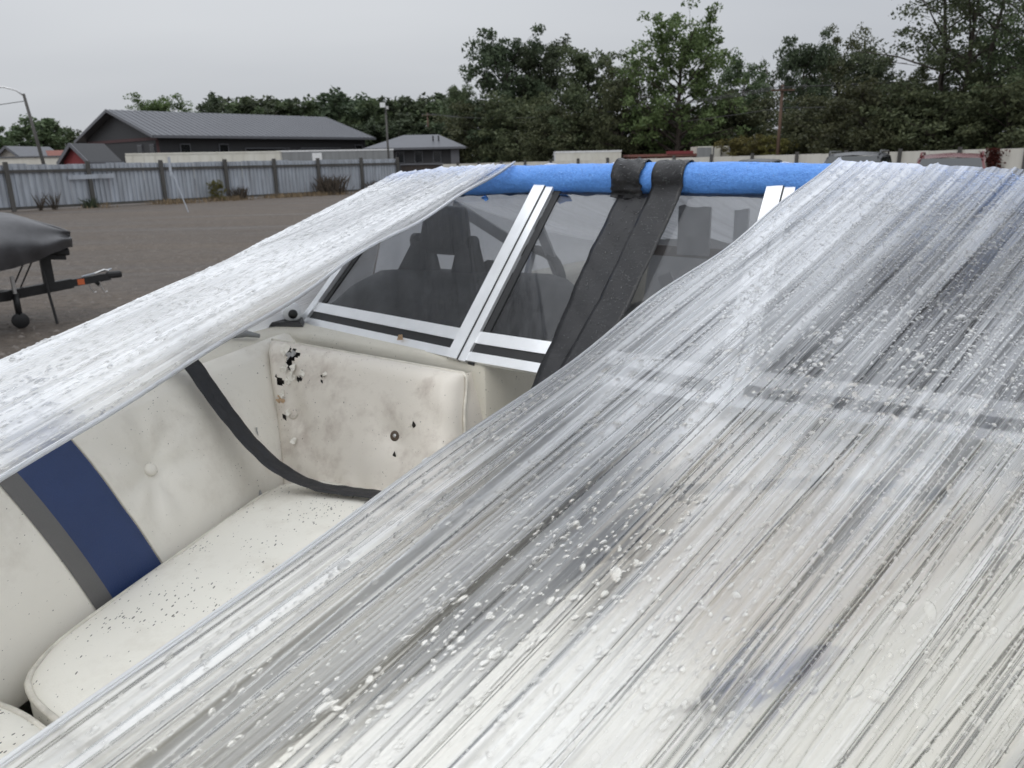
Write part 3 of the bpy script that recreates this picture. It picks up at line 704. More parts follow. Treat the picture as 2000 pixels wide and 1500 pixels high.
for i, (x, d, hh, pr) in enumerate([(965, 100, 8.0, T_bush), (1030, 92, 8.0, T_bush), (1095, 80, 6.4, T_bush), (1170, 74, 5.4, T_bush), (1260, 72, 5.4, T_bush), (1385, 72, 5.4, T_bush),
        (1470, 58, 3.0, T_bushy), (1512, 57, 2.9, T_bushy), (1575, 62, 4.6, T_bush), (1640, 56, 5.2, T_bush), (1700, 50, 5.4, T_bush), (1760, 46, 4.4, T_bush), (1850, 44, 4.6, T_bush), (1960, 42, 4.6, T_bush), (1425, 70, 6.2, T_bush), (1320, 73, 5.6, T_bush)]):
    X, Y = px(x, d)
    place_tree('bush', pr, X, Y, hh, 1.25, i * 2.1, 'yellow-green bush at the foot of the reddish utility pole' if pr is T_bushy else 'brown-green bush filling in under the trees behind the white fence',
               'yellowish bushes by the utility pole' if pr is T_bushy else 'undergrowth bushes behind the white fence', 'bush')
for i, (x, y, d, ws) in enumerate([(15, 258, 120, .9), (92, 232, 125, 1.1), (135, 245, 130, .8), (55, 248, 128, 1.0)]):
    X, Y = px(x, d); place_tree('tree', T_far2, X, Y, ht(y, x, d), ws * 1.3, i, 'rounded green tree behind the far houses and the street lamp', 'trees behind the far houses')
X, Y = px(335, 135); place_tree('tree', T_light, X, Y, ht(200, 335, 135), 1.3, .5, 'light green spreading tree showing above the barn roof ridge')
X, Y = px(428, 150); place_tree('tree', T_far, X, Y, ht(213, 428, 150), .8, .9, 'small dark rounded tree peeking over the barn roof ridge')
k = 0
for x in range(470, 905, 21):
    d = 145 + 18 * math.sin(x * .7); y = 204 + 8 * math.sin(x * .09) + 5 * math.sin(x * .23) + (0 if x < 560 or x > 640 else 8)
    X, Y = px(x, d); place_tree('tree', (T_far, T_far2)[k % 2], X, Y, ht(y, x, d), 1.35, k * 1.3, 'tree in the far wooded ridge line behind barn and hipped roof', 'trees of the far wooded ridge'); k += 1
for x in range(700, 930, 30):
    d = 108; X, Y = px(x, d); place_tree('tree', T_far, X, Y, ht(246 + 8 * math.sin(x), x, d), 1.3, x, 'lower dark tree standing just behind the hipped-roof building', 'trees behind the hipped roof')

# weeds, dry grass along the metal fence
def blades(pts, h0, h1, wd, rng):
    V = []; F = []
    for (x, y) in pts:
        h = h0 + (h1 - h0) * rng.random(); a = rng.random() * 6.28; c, s_ = math.cos(a) * wd, math.sin(a) * wd; lx, ly = rng.normal(size=2) * h * .28; b = len(V)
        V += [(x - c, y - s_, 0), (x + c, y + s_, 0), (x + lx * .5 + c * .6, y + ly * .5 + s_ * .6, h * .65), (x + lx, y + ly, h)]; F.append((b, b + 1, b + 2, b + 3))
    return V, F
rg = np.random.default_rng(5); pts = []
for k in range(5200):
    d = rg.uniform(2.5, FL); o = abs(rg.normal()) * 0.75 + .15
    if math.sin(d * 1.9) + math.sin(d * .83 + 1) + rg.normal() * .6 + (1.2 if d > 9.5 else 0) < .5: continue
    p = FA + FD * d + FN * o; pts.append(p)
tag(mk('dry_grass', *blades(pts, .06, .30, .02, rg), 'dry_grass', base=(FA[0], FA[1], 0), smooth=False), 'straw-coloured dry grass along the foot of the metal fence', 'grass', kind='stuff')
def weed(d, o, h, wd, k, mat, label, cat='weed'):
    p = FA + FD * d + FN * o; pts = [p + rg.normal(size=2) * wd * .35 for _ in range(k)]
    tag(mk('weed', *blades(pts, h * .35, h, .016, rg), mat, base=(p[0], p[1], 0), smooth=False), label, cat, 'weeds along the metal fence')
weed(FL * .745, .5, 1.25, 1.3, 420, 'dead_weed', 'tall dark clump of dead weeds leaning on the metal fence')
weed(FL * .90, .5, .8, .9, 260, 'dead_weed', 'low dark clump of dead weeds near the floodlight post')
weed(FL * .49, .4, .8, .5, 160, 'dead_weed', 'narrow clump of dead brown weeds beside a fence post')
weed(FL * .155, .5, .55, .4, 130, 'leaf_dark', 'small dark green weed at the foot of a fence post')
weed(FL * .065, .4, .95, .12, 26, 'dead_weed', 'single dry stalk standing before the metal fence sheets')
weed(FL * .09, .4, .9, .14, 30, 'dead_weed', 'forked dry stalk standing before the metal fence sheets')
X_ = FA + FD * FL * .43 + FN * .6
place_tree('bush', T_bushy, X_[0], X_[1], 1.0, .8, 1.0, 'small yellow-green bush growing against the metal fence', None, 'bush')
# red creeper on the white fence
vp = WA + WD * (WL * .912) + WN * .05; pts = np.array([[vp[0] + WD[0] * q[0] * .22, vp[1] + WD[1] * q[0] * .22 - .08, 1.0 + .85 * q[1]] for q in zip(rg.normal(size=420) * .8, rg.random(420))])
v_, f_ = leaf_quads(pts, .07, rg); tag(mk('creeper', v_, f_, 'leaf_red', smooth=False), 'dark red creeper hanging over the top of the white fence', 'plant')

# ---------------------------------------------------------------- parked cars (seen from the front)
def suv(name, x, y, head, L_, W_, H_, paint, label, rack=True):
    """head: direction the nose points; the body is lofted from cross sections"""
    r = empty(name, (x, y, 0), label, 'car', 'cars parked along the white fence')
    hx = np.array([math.cos(head), math.sin(head), 0]); hy = np.array([-hx[1], hx[0], 0]); O = np.array([x, y, 0.])
    P = lambda a, b, z: O + hx * a + hy * b + np.array([0, 0, z])
    bel = H_ * .60
    st_ = [(L_ * .5, .36, .62, .74), (L_ * .47, .26, .70, .90), (L_ * .40, .24, bel - .10, .97), (L_ * .20, .24, bel - .02, 1.0), (-L_ * .1, .24, bel, 1.0), (-L_ * .42, .26, bel + .02, .98), (-L_ * .49, .34, bel - .02, .90), (-L_ * .5, .45, bel - .1, .84)]
    G = []
    for a, z0, z1, wf_ in st_:
        hw = W_ / 2 * wf_
        G.append([P(a, -hw * .92, z0), P(a, -hw, z0 + .15), P(a, -hw, z1 - .16), P(a, -hw * .93, z1), P(a, 0, z1 + .03), P(a, hw * .93, z1), P(a, hw, z1 - .16), P(a, hw, z0 + .15), P(a, hw * .92, z0)])
    m_ = MB().grid(G); m_.F += [tuple(range(9))[::-1], tuple(range(63, 72))]
    body = autosmooth(m_.build('body', paint, r, smooth=True), 50)
    # cabin pillars and roof
    a0, a1, a2, a3 = L_ * .22, L_ * .05, -L_ * .40, -L_ * .47; hw0, hw1 = W_ / 2 * .90, W_ / 2 * .70
    c = lambda a, s_, z, hw: P(a, s_ * hw, z)
    rf = MB(); zt = H_ - .05
    ro = []
    for a, dz, k in ((a1 + .06, -.04, .98), (a1 - .3, .03, 1), ((a1 + a2) / 2, .05, 1), (a2 + .1, .02, .98), (a2 - .06, -.06, .95)):
        ro.append([c(a, -1, zt + dz - .07, hw1 * k + .05), c(a, -1, zt + dz, hw1 * k - .03), c(a, 0, zt + dz + .035, hw1), c(a, 1, zt + dz, hw1 * k - .03), c(a, 1, zt + dz - .07, hw1 * k + .05)])
    autosmooth(rf.grid(ro).build('roof', paint, r, smooth=True), 60)
    cab = MB().add([c(a0, -1, bel - .03, hw0), c(a0, 1, bel - .03, hw0), c(a3, 1, bel - .03, hw0), c(a3, -1, bel - .03, hw0), c(a1, -1, zt - .04, hw1), c(a1, 1, zt - .04, hw1), c(a2, 1, zt - .04, hw1), c(a2, -1, zt - .04, hw1)],
        [(0, 1, 5, 4), (1, 2, 6, 5), (2, 3, 7, 6), (3, 0, 4, 7), (4, 5, 6, 7)]).build('cabin', paint, r)
    e = .012
    wsx = lambda t, s_, k=.9: (P(a0 + (a1 - a0) * t + e * 2, s_ * (hw0 + (hw1 - hw0) * t) * k, bel + (zt - bel) * t + e))
    MB().add([wsx(.04, -1), wsx(.04, 1), wsx(.93, 1), wsx(.93, -1)], [(0, 1, 2, 3)]).build('windshield', 'car_glass', r)
    for s_ in (-1, 1):
        sd_ = lambda a, t: P(a, s_ * (hw0 + (hw1 - hw0) * t + e), bel + (zt - bel) * t)
        for b0, b1 in ((L_ * .10, -L_ * .10), (-L_ * .12, -L_ * .28), (-L_ * .30, -L_ * .40)):
            MB().add([sd_(b0, .08), sd_(b1, .08), sd_(b1, .9), sd_(b0 - (.45 if b0 > 0 else .05), .9)], [(0, 1, 2, 3)]).build('side_window', 'car_glass', r)
        if rack: MB().tube([P(a1 - .12, s_ * (hw1 - .02), zt + .0), P(a1 - .25, s_ * (hw1 - .02), zt + .09), P(a2 + .25, s_ * (hw1 - .02), zt + .09), P(a2 + .1, s_ * (hw1 - .02), zt)], .025, 6).build('roof_rail', paint, r, smooth=True)
        mi = MB().box(P(a0 - .25, s_ * (W_ / 2 + .12), bel + .08), (.10, .22, .16), (hx[0], hx[1])).build('mirror', paint, r); bevel(mi, .03, 2)
        MB().box(P(L_ * .478, s_ * W_ * .34, .70), (.10, .36, .15), (hx[0], hx[1])).build('headlight', 'headlight', r)
        for a in (L_ * .30, -L_ * .30):
            wh = MB().wheel(P(a, s_ * (W_ / 2 - .10), .34), .34, .22, hy, 20).build('wheel', 'rubber', r, smooth=True)
            MB().wheel(P(a, s_ * (W_ / 2 - .10), .34), .20, .235, hy, 12).build('rim', 'steel', wh, smooth=True)
    MB().box(P(L_ * .49, 0, .66), (.06, W_ * .42, .16), (hx[0], hx[1])).build('grille', 'black_plastic', r)
    MB().box(P(a1 + .10, 0, zt - .14), (.03, .22, .06), (hx[0], hx[1])).build('rear_view_mirror', 'black_plastic', r)
    return r
X, Y = px(1672, 18.4); suv('parked_car', X + .95, Y + 2.0, math.radians(238), 4.6, 1.82, 1.78, 'car_grey', 'dark grey sport utility car parked by the white fence')
X, Y = px(1878, 15.6); suv('parked_car', X + .9, Y + 1.8, math.radians(240), 4.45, 1.80, 1.70, 'red_paint', 'dark red sport utility car with roof rails before the white fence')
X, Y = px(1478, 27); suv('parked_car', X + .8, Y + 2.2, math.radians(240), 4.6, 1.8, 1.62, 'car_black', 'black car almost hidden behind the blue foam noodle', False)

# ---------------------------------------------------------------- covered boat on its trailer, left
tr_t = np.array([-4.955, 9.533, .46]); tr_b = np.array([-5.95, 8.72, .30])
td = np.array([1.15, .94, 0.]); td /= np.linalg.norm(td); tn = np.array([-td[1], td[0], 0])
def TP(a, b, z): p = tr_t + td * a + tn * b; return np.array([p[0], p[1], z])
tl_ = empty('boat_trailer', tuple(TP(-3, 0, 0)), 'black boat trailer with winch post and jack in the gravel yard', 'trailer')
MB().beam(TP(0, 0, .475), TP(-.8, 0, .405), .075, .085).build('tongue', 'dark_metal', tl_)
MB().beam(TP(-.42, 0, .437), TP(-1.2, 0, .36), .10, .11).build('tongue_sleeve', 'dark_metal', tl_)
MB().box(TP(-.33, 0, .445), (.075, .079, .07), td[:2]).build('reflector', 'reflector', tl_)
cp = MB().box(TP(.05, 0, .49), (.18, .085, .085), td[:2]).build('coupler', 'dark_metal', tl_); bevel(cp, .025, 2)
MB().tube([TP(-.16, 0, .525), TP(-.05, 0, .56), TP(.0, 0, .545)], .012, 6).build('coupler_latch', 'steel', tl_)
MB().tube([TP(-.30, .02, .50), TP(-.12, .02, .53), TP(.04, .02, .56)], .010, 6).build('cable', 'galvanised', tl_)
MB().add([TP(-.20, 0, .43), TP(-.10, 0, .435), TP(-.14, 0, .36)], [(0, 1, 2)]).build('safety_bracket', 'dark_metal', tl_)
for a, b in ((-.24, .03), (-.13, -.04)):
    MB().tube([TP(a, b, .43), TP(a + .01, b, .36), TP(a + .04, b, .29), TP(a + .07, b, .30)], .007, 5).build('safety_chain', 'steel', tl_)
for s_ in (-1, 1):
    MB().beam(TP(-1.1, s_ * .05, .37), TP(-2.6, s_ * .75, .42), .08, .11).build('frame_rail', 'dark_metal', tl_)
    MB().beam(TP(-2.6, s_ * .75, .42), TP(-5.6, s_ * .75, .42), .08, .11).build('frame_rail', 'dark_metal', tl_)
    wh = MB().wheel(TP(-4.3, s_ * .95, .33), .33, .2, tn, 20).build('wheel', 'rubber', tl_, smooth=True); MB().wheel(TP(-4.3, s_ * .95, .33), .18, .21, tn, 12).build('rim', 'white_paint', wh, smooth=True)
    MB().beam(TP(-2.4, s_ * .45, .62), TP(-5.2, s_ * .45, .60), .1, .1).build('bunk', 'carpet', tl_)
wp = MB().beam(TP(-.66, 0, .41), TP(-.66, 0, .78), .09, .11, tuple(td)).build('winch_post', 'dark_metal', tl_)
MB().beam(TP(-.86, 0, .80), TP(-.44, 0, .755), .08, .07).build('winch_arm', 'dark_metal', tl_)
MB().beam(TP(-.96, 0, .92), TP(-.80, 0, .79), .08, .10).build('bow_stop', 'rubber', tl_)
wi = MB().wheel(TP(-.56, 0, .865), .075, .13, tn, 18).build('winch', 'dark_metal', tl_, smooth=True)
wb = MB().box(TP(-.47, 0, .815), (.15, .11, .09), td[:2]).build('winch_base', 'dark_metal', tl_); bevel(wb, .02, 2)
for k in (-.84, -.76): MB().tube([TP(k, .03, .78), TP(k - .20, .05, .42)], .009, 5).build('brace', 'dark_metal', tl_)
for k in (-.70, -.64): MB().tube([TP(k, -.04, .84), TP(k + .05, -.04, .98)], .008, 5).build('strut', 'dark_metal', tl_)
MB().tube([TP(-.72, -.13, .62), TP(-.70, -.15, .3), TP(-.68, -.18, 0)], .015, 6).build('prop_rod', 'dark_metal', tl_)
jk = MB().tube([TP(-1.04, -.16, .40), TP(-1.04, -.16, .16)], .035, 8).build('jack_leg', 'dark_metal', tl_, smooth=True)
MB().wheel(TP(-1.04, -.16, .09), .09, .06, tn, 14).build('jack_wheel', 'rubber', jk, smooth=True)
MB().tube([TP(-1.04, -.16, .40), TP(-1.04, -.16, .60)], .022, 8).build('jack_handle', 'steel', jk)

cv = empty('covered_boat', tuple(TP(-3.5, 0, .62)), 'small boat under a dark grey tarpaulin cover resting on the black trailer', 'boat')
# hull below the cover, then the cover itself with folds
def sect(a): # half width of the sheer at distance a back from the bow
    return .98 * (1 - (1 - min(1, a / 2.4)) ** 2.2)
hl = []; 
for a in np.linspace(.12, 4.6, 18):
    hw = sect(a); kz = .62 + .36 * max(0, 1 - a / 1.2) ** 1.3
    hl.append([TP(-.50 - a, s_ * hw * f, z) for s_, f, z in ((-1, .97, 1.0), (-1, .86, .82), (-1, .5, kz + .06), (0, 0, kz), (1, .5, kz + .06), (1, .86, .82), (1, .97, 1.0))])
MB().grid(hl).build('hull', 'interior_grey', cv, smooth=True)
G = []; rg2 = np.random.default_rng(3)
na, nb = 60, 41
for i in range(na):
    a = -.06 + 4.7 * (i / (na - 1)) ** 1.15
    hw = sect(max(.06, a + .14)) * 1.03 + .015; row = []
    crown = .24 * min(1, (a + .1) / .6) ** .7 + .10 * math.exp(-((a - 1.0) / .6) ** 2)
    for j in range(nb):
        t = -1 + 2 * j / (nb - 1); at = abs(t)
        if at < .62:
            q = at / .62; b = q * hw; z = .98 + crown * (1 - q ** 2.0) + .02
        else:
            q = (at - .62) / .38; b = hw * (1 - .10 * q * q); z = 1.0 - (.13 + .27 * min(1, max(0, a) / 1.2)) * q
        fold = .030 * math.sin(9 * a + 5 * t + 2 * math.sin(3 * t)) * (at ** 1.2) + .014 * math.sin(23 * a - 9 * t) * at
        fold += .03 * math.sin(14 * t) * math.exp(-a / .5)
        row.append(TP(-.42 - a, (b + fold) * (1 if t > 0 else -1), z + fold * .5))
    G.append(row)
G = [[(np.array(p) * .25 + np.array(TP(-.41, 0, .90)) * .75) for p in G[0]]] + G
MB().grid(G).build('cover', 'cover_fabric', cv, smooth=True)
# ================================================================ the bowrider in the foreground
# boat coordinates: A aft, S to starboard, Z up; SCL converts to metres
AX = np.array([.602, .799, 0]); SX = np.array([-.799, .602, 0]); SCL = .85
def W(p):
    p = np.asarray(p, float); return (p[..., 0:1] * AX + p[..., 1:2] * SX) * SCL + np.concatenate([np.zeros_like(p[..., :2]), CAMZ + (p[..., 2:3] - 2.0) * SCL], -1)
CL = .94                                             # centreline
def hbm(A): return 1.2 * (1 - ((1.9 - A) / 2.65) ** 2) if A < 1.9 else 1.2 - .012 * (A - 1.9) ** 2
def mir(p): p = np.array(p, float); p[..., 1] = 2 * CL - p[..., 1]; return p
b0 = W([1.9, CL, 0]); b0[2] = .45
boat = empty('bowrider_boat', tuple(b0), 'old white bowrider boat with torn vinyl seats partly wrapped in clear film', 'boat')
def bk(m_, name, mat, parent=None, smooth=False): return m_.build(name, mat, parent or boat, smooth, xf=W)

# hull shell
As = np.concatenate([np.linspace(-.74, .2, 9), np.linspace(.35, 4.9, 14)]); rows = []
for A in As:
    h = max(.01, hbm(A)); kz = .40 + .75 * max(0, (.5 - A) / 1.25) ** 1.7
    rows.append([(A, CL + s_ * h * f, z) for s_, f, z in ((-1, 1.0, 1.49), (-1, 1.012, 1.44), (-1, .95, 1.1), (-1, .84, max(.72, kz + .1)), (-1, .4, kz + .08), (0, 0, kz), (1, .4, kz + .08), (1, .84, max(.72, kz + .1)), (1, .95, 1.1), (1, 1.012, 1.44), (1, 1.0, 1.49))])
m_ = MB().grid(rows); m_.F.append(tuple((len(As) - 1) * 11 + j for j in range(11))); bk(m_, 'hull', 'hull_white', smooth=True)
Sj = lambda A: 1.43 + .37 * (A - .573)              # seat / backrest line, starboard
def side_deck(sgn):
    rows = []
    for A in np.linspace(-.10, 4.9, 60):
        h = hbm(A); o = CL + h
        i = min(Sj(A) + .215, o - .10) if A < 1.47 else o - .17
        r = [(A, i, 1.25), (A, i, 1.47), (A, i + .015, 1.495), (A, i + .04, 1.50), (A, o - .05, 1.503), (A, o - .015, 1.497), (A, o + .012, 1.47), (A, o + .02, 1.40)]
        rows.append(r if sgn > 0 else mir(r))
    return rows
for sgn in (1, -1): bk(MB().grid(side_deck(sgn)), 'side_deck', 'gelcoat', smooth=True)
rows = []
for A in np.linspace(-.72, -.06, 14):
    h = max(.012, hbm(A)); rows.append([(A, CL + h * q, 1.502 + .03 * (1 - q * q)) for q in np.linspace(-1, 1, 13)])
rows.append([(-.055, p[1], 1.15) for p in rows[-1]])
bk(MB().grid(rows), 'bow_deck', 'gelcoat', smooth=True)
bk(MB().prism([(-.1, CL - .5), (.5, CL - .85), (4.85, CL - 1.1), (4.85, CL + 1.1), (.5, CL + .85), (-.1, CL + .5)], .70, .72), 'floor', 'carpet')
# rub rail
for sgn in (1, -1):
    pts = [(A, CL + sgn * (hbm(A) + .024), 1.425) for A in np.linspace(-.7, 4.9, 40)]
    bk(MB().tube(pts, .016, 8), 'rub_rail', 'rubber', smooth=True)

# consoles with rounded edges
def console(sgn):
    out = [(1.455, 2.02), (1.50, 1.235), (1.505, 1.222), (1.515, 1.217), (1.85, 1.225), (1.95, 1.25), (1.95, 2.04)]
    P = np.array(out)
    lev = [(.72, 0), (1.465, 0), (1.483, .005), (1.494, .013), (1.50, .03)]
    c = P.mean(0); V = []; n_ = len(P)
    for z, ins in lev:
        for p in P:
            d = c - p; d /= np.linalg.norm(d); q = p + d * ins * 1.3
            V.append((q[0], q[1] if sgn > 0 else 2 * CL - q[1], z))
    F = []
    for i in range(len(lev) - 1):
        for j in range(n_): F.append((i * n_ + j, i * n_ + (j + 1) % n_, (i + 1) * n_ + (j + 1) % n_, (i + 1) * n_ + j))
    F.append(tuple((len(lev) - 1) * n_ + j for j in range(n_)))
    o = bk(MB().add(V, F), 'console', 'gelcoat', smooth=True); autosmooth(o, 38); return o
console(1); console(-1)

# ---- upholstery
def tuft(D, dep, rad): return -dep * np.exp(-(D / rad) ** 1.35)
def backrest(sgn):
    """long side cushion; (A along, w up the face, over the rounded top and down the back)"""
    def surf(A, w, lift=0.0):
        sj = Sj(A); B0 = np.array([A, sj + .02, 1.10]); T0 = np.array([A + .02, sj + .195, 1.475])
        if w < .78: p = B0 + (T0 - B0) * (w / .78)
        else:
            th = (w - .78) / .22 * math.pi * .9; r = .046
            nx = np.array([.10, -.85, .52]); up = np.array([.05, .52, .85])
            cen = T0 - nx * r; p = cen + nx * r * math.cos(th) + up * r * math.sin(th)
        nrm = np.array([.10, -.85, .50]) if w < .78 else np.array([.1, -.85 * math.cos((w - .78) / .22 * 2.6) + .5 * math.sin((w - .78) / .22 * 2.6), .5 + .4 * math.sin((w - .78) / .22 * 2.6)])
        nrm /= np.linalg.norm(nrm)
        puff = .030 * math.sin(math.pi * min(1, max(0, w / .80))) ** .6 if w < .8 else 0
        for (ba, bw) in ((.795, .50), (.30, .5), (1.28, 1.5)):
            dd = math.hypot((A - ba) * 1.0, (w - bw) * .42); puff += float(tuft(dd, .034, .075)) + float(tuft(dd, .010, .022))
        # diagonal pull creases leaving the button
            if w < .8: puff += .0035 * math.sin(math.atan2((w - bw) * .42, A - ba) * 7) * math.exp(-((dd - .07) / .05) ** 2)
        e = min(1, max(0, (1.325 + .20 * w - A) / .06)); puff -= .045 * (1 - math.sqrt(max(0, 1 - (1 - e) ** 2)))
        return p + nrm * (puff + lift)
    ws = np.concatenate([np.linspace(0, .78, 40), np.linspace(.80, 1, 12)])
    rows = []
    for k in range(111):
        rows.append([surf(.02 + (1.325 + .20 * w - .02) * k / 110, w) for w in ws])
    rows.append([p + np.array([.0, .09, 0]) for p in rows[-1]])
    f = (lambda g: np.array(g)) if sgn > 0 else mir
    o = bk(MB().grid(f(rows)), 'backrest_cushion', 'vinyl', smooth=True)
    # sewn-in stripe panels, slanting forward towards the top
    slant = -.135 if sgn > 0 else .03
    def stripe(a0, a1, mat, nm):
        g = []
        for q in np.linspace(0, 1, 9):
            r_ = []
            for w in np.linspace(.0, 1, 54):
                sh = slant * (w / .78 - .22); r_.append(surf(a0 + (a1 - a0) * q + sh, w, .0022))
            g.append(r_)
        bk(MB().grid(f(g)), nm, mat, o, smooth=True)
    stripe(.590, .722, 'navy_vinyl', 'stripe'); stripe(.550, .590, 'grey_vinyl', 'stripe')
    for sh, a in ((0, .7255),):
        pts = [surf(a + slant * (w / .78 - .22), w, .002) for w in np.linspace(.0, 1, 46)]
        bk(MB().tube(f(pts), .0016, 5), 'seam', 'piping', o, smooth=True)
    for ba in (.795, .30):
        c = surf(ba, .50, .013); nn = np.array([.10, -.85, .5]); nn /= np.linalg.norm(nn)
        bt_ = MB().tube(f([c - nn * .016, c - nn * .001, c + nn * .004, c + nn * .006]), [.0155, .0155, .0125, .006], 20)
        bo_ = bk(bt_, 'button', 'vinyl', o, smooth=True)
        bk(MB().tube(f([c - nn * .016, c - nn * .0065]), [.0215, .0185], 20), 'button_shade_ring', 'black_plastic', bo_, smooth=True)  # black ring stands in for the shade around the sunken button
    return o, surf
bs, surfS = backrest(1); bp_, surfP = backrest(-1)

def seat(poly, z, th, name, mat, puff=.016):
    P = np.array(poly, float)
    # round the outline
    for _ in range(3):
        Q = []
        for i in range(len(P)):
            a, b = P[i], P[(i + 1) % len(P)]; Q += [a * .82 + b * .18, a * .18 + b * .82]
        P = np.array(Q)
    # resample
    L_ = np.concatenate([[0], np.cumsum(np.linalg.norm(np.roll(P, -1, 0) - P, axis=1))]); n_ = 96
    t = np.linspace(0, L_[-1], n_, endpoint=False); PP = np.vstack([P, P[:1]])
    P = np.stack([np.interp(t, L_, PP[:, 0]), np.interp(t, L_, PP[:, 1])], 1); c = P.mean(0)
    rings = [(1.0, -th), (1.006, -th * .5), (1.0, -.012), (.985, -.004), (.96, .002), (.9, .007), (.8, .011), (.6, puff), (.35, puff * 1.05), (.12, puff * 1.08)]
    V = []
    for k, dz in rings:
        for p in P: q = c + (p - c) * k; V.append((q[0], q[1], z + dz + (.003 * math.sin(q[0] * 21 + q[1] * 13) if k < .97 else 0)))
    F = []
    for i in range(len(rings) - 1):
        for j in range(n_): F.append((i * n_ + j, i * n_ + (j + 1) % n_, (i + 1) * n_ + (j + 1) % n_, (i + 1) * n_ + j))
    F.append(tuple((len(rings) - 1) * n_ + j for j in range(n_)))
    o = bk(MB().add(V, F), name, mat, smooth=True)
    bk(MB().tube([(p[0], p[1], z - .006) for p in P], .0058, 8, closed=True), 'piping', 'piping', o, smooth=True)
    bk(MB().tube([(p[0], p[1], z - th + .004) for p in P], .005, 6, closed=True), 'piping', 'piping', o, smooth=True)
    return o
SEAT = [(.37, 1.02), (.365, 1.30), (.46, 1.385), (.80, 1.515), (1.175, 1.655), (1.285, 1.30), (1.31, 1.16), (.9, 1.13)]
seat(SEAT, 1.19, .10, 'seat_cushion', 'vinyl_seat')
seat([(a, 2 * CL - s_) for a, s_ in SEAT][::-1], 1.19, .10, 'seat_cushion', 'vinyl_seat')
seat([(.352, 1.36), (.352, .52), (.12, .43), (-.03, .64), (-.03, 1.24), (.12, 1.45)], 1.185, .09, 'seat_cushion', 'vinyl_seat')
for q in ([(a, s_) for a, s_ in SEAT], [(a, 2 * CL - s_) for a, s_ in SEAT][::-1]):
    c = np.array(q).mean(0); qq = [tuple(c + (np.array(p) - c) * .97) for p in q]; bk(MB().prism(qq, .72, 1.095), 'seat_base', 'gelcoat')
bk(MB().prism([(.31, 1.30), (-.05, 1.30), (-.05, .58), (.31, .58)], .72, 1.08), 'seat_base', 'gelcoat')

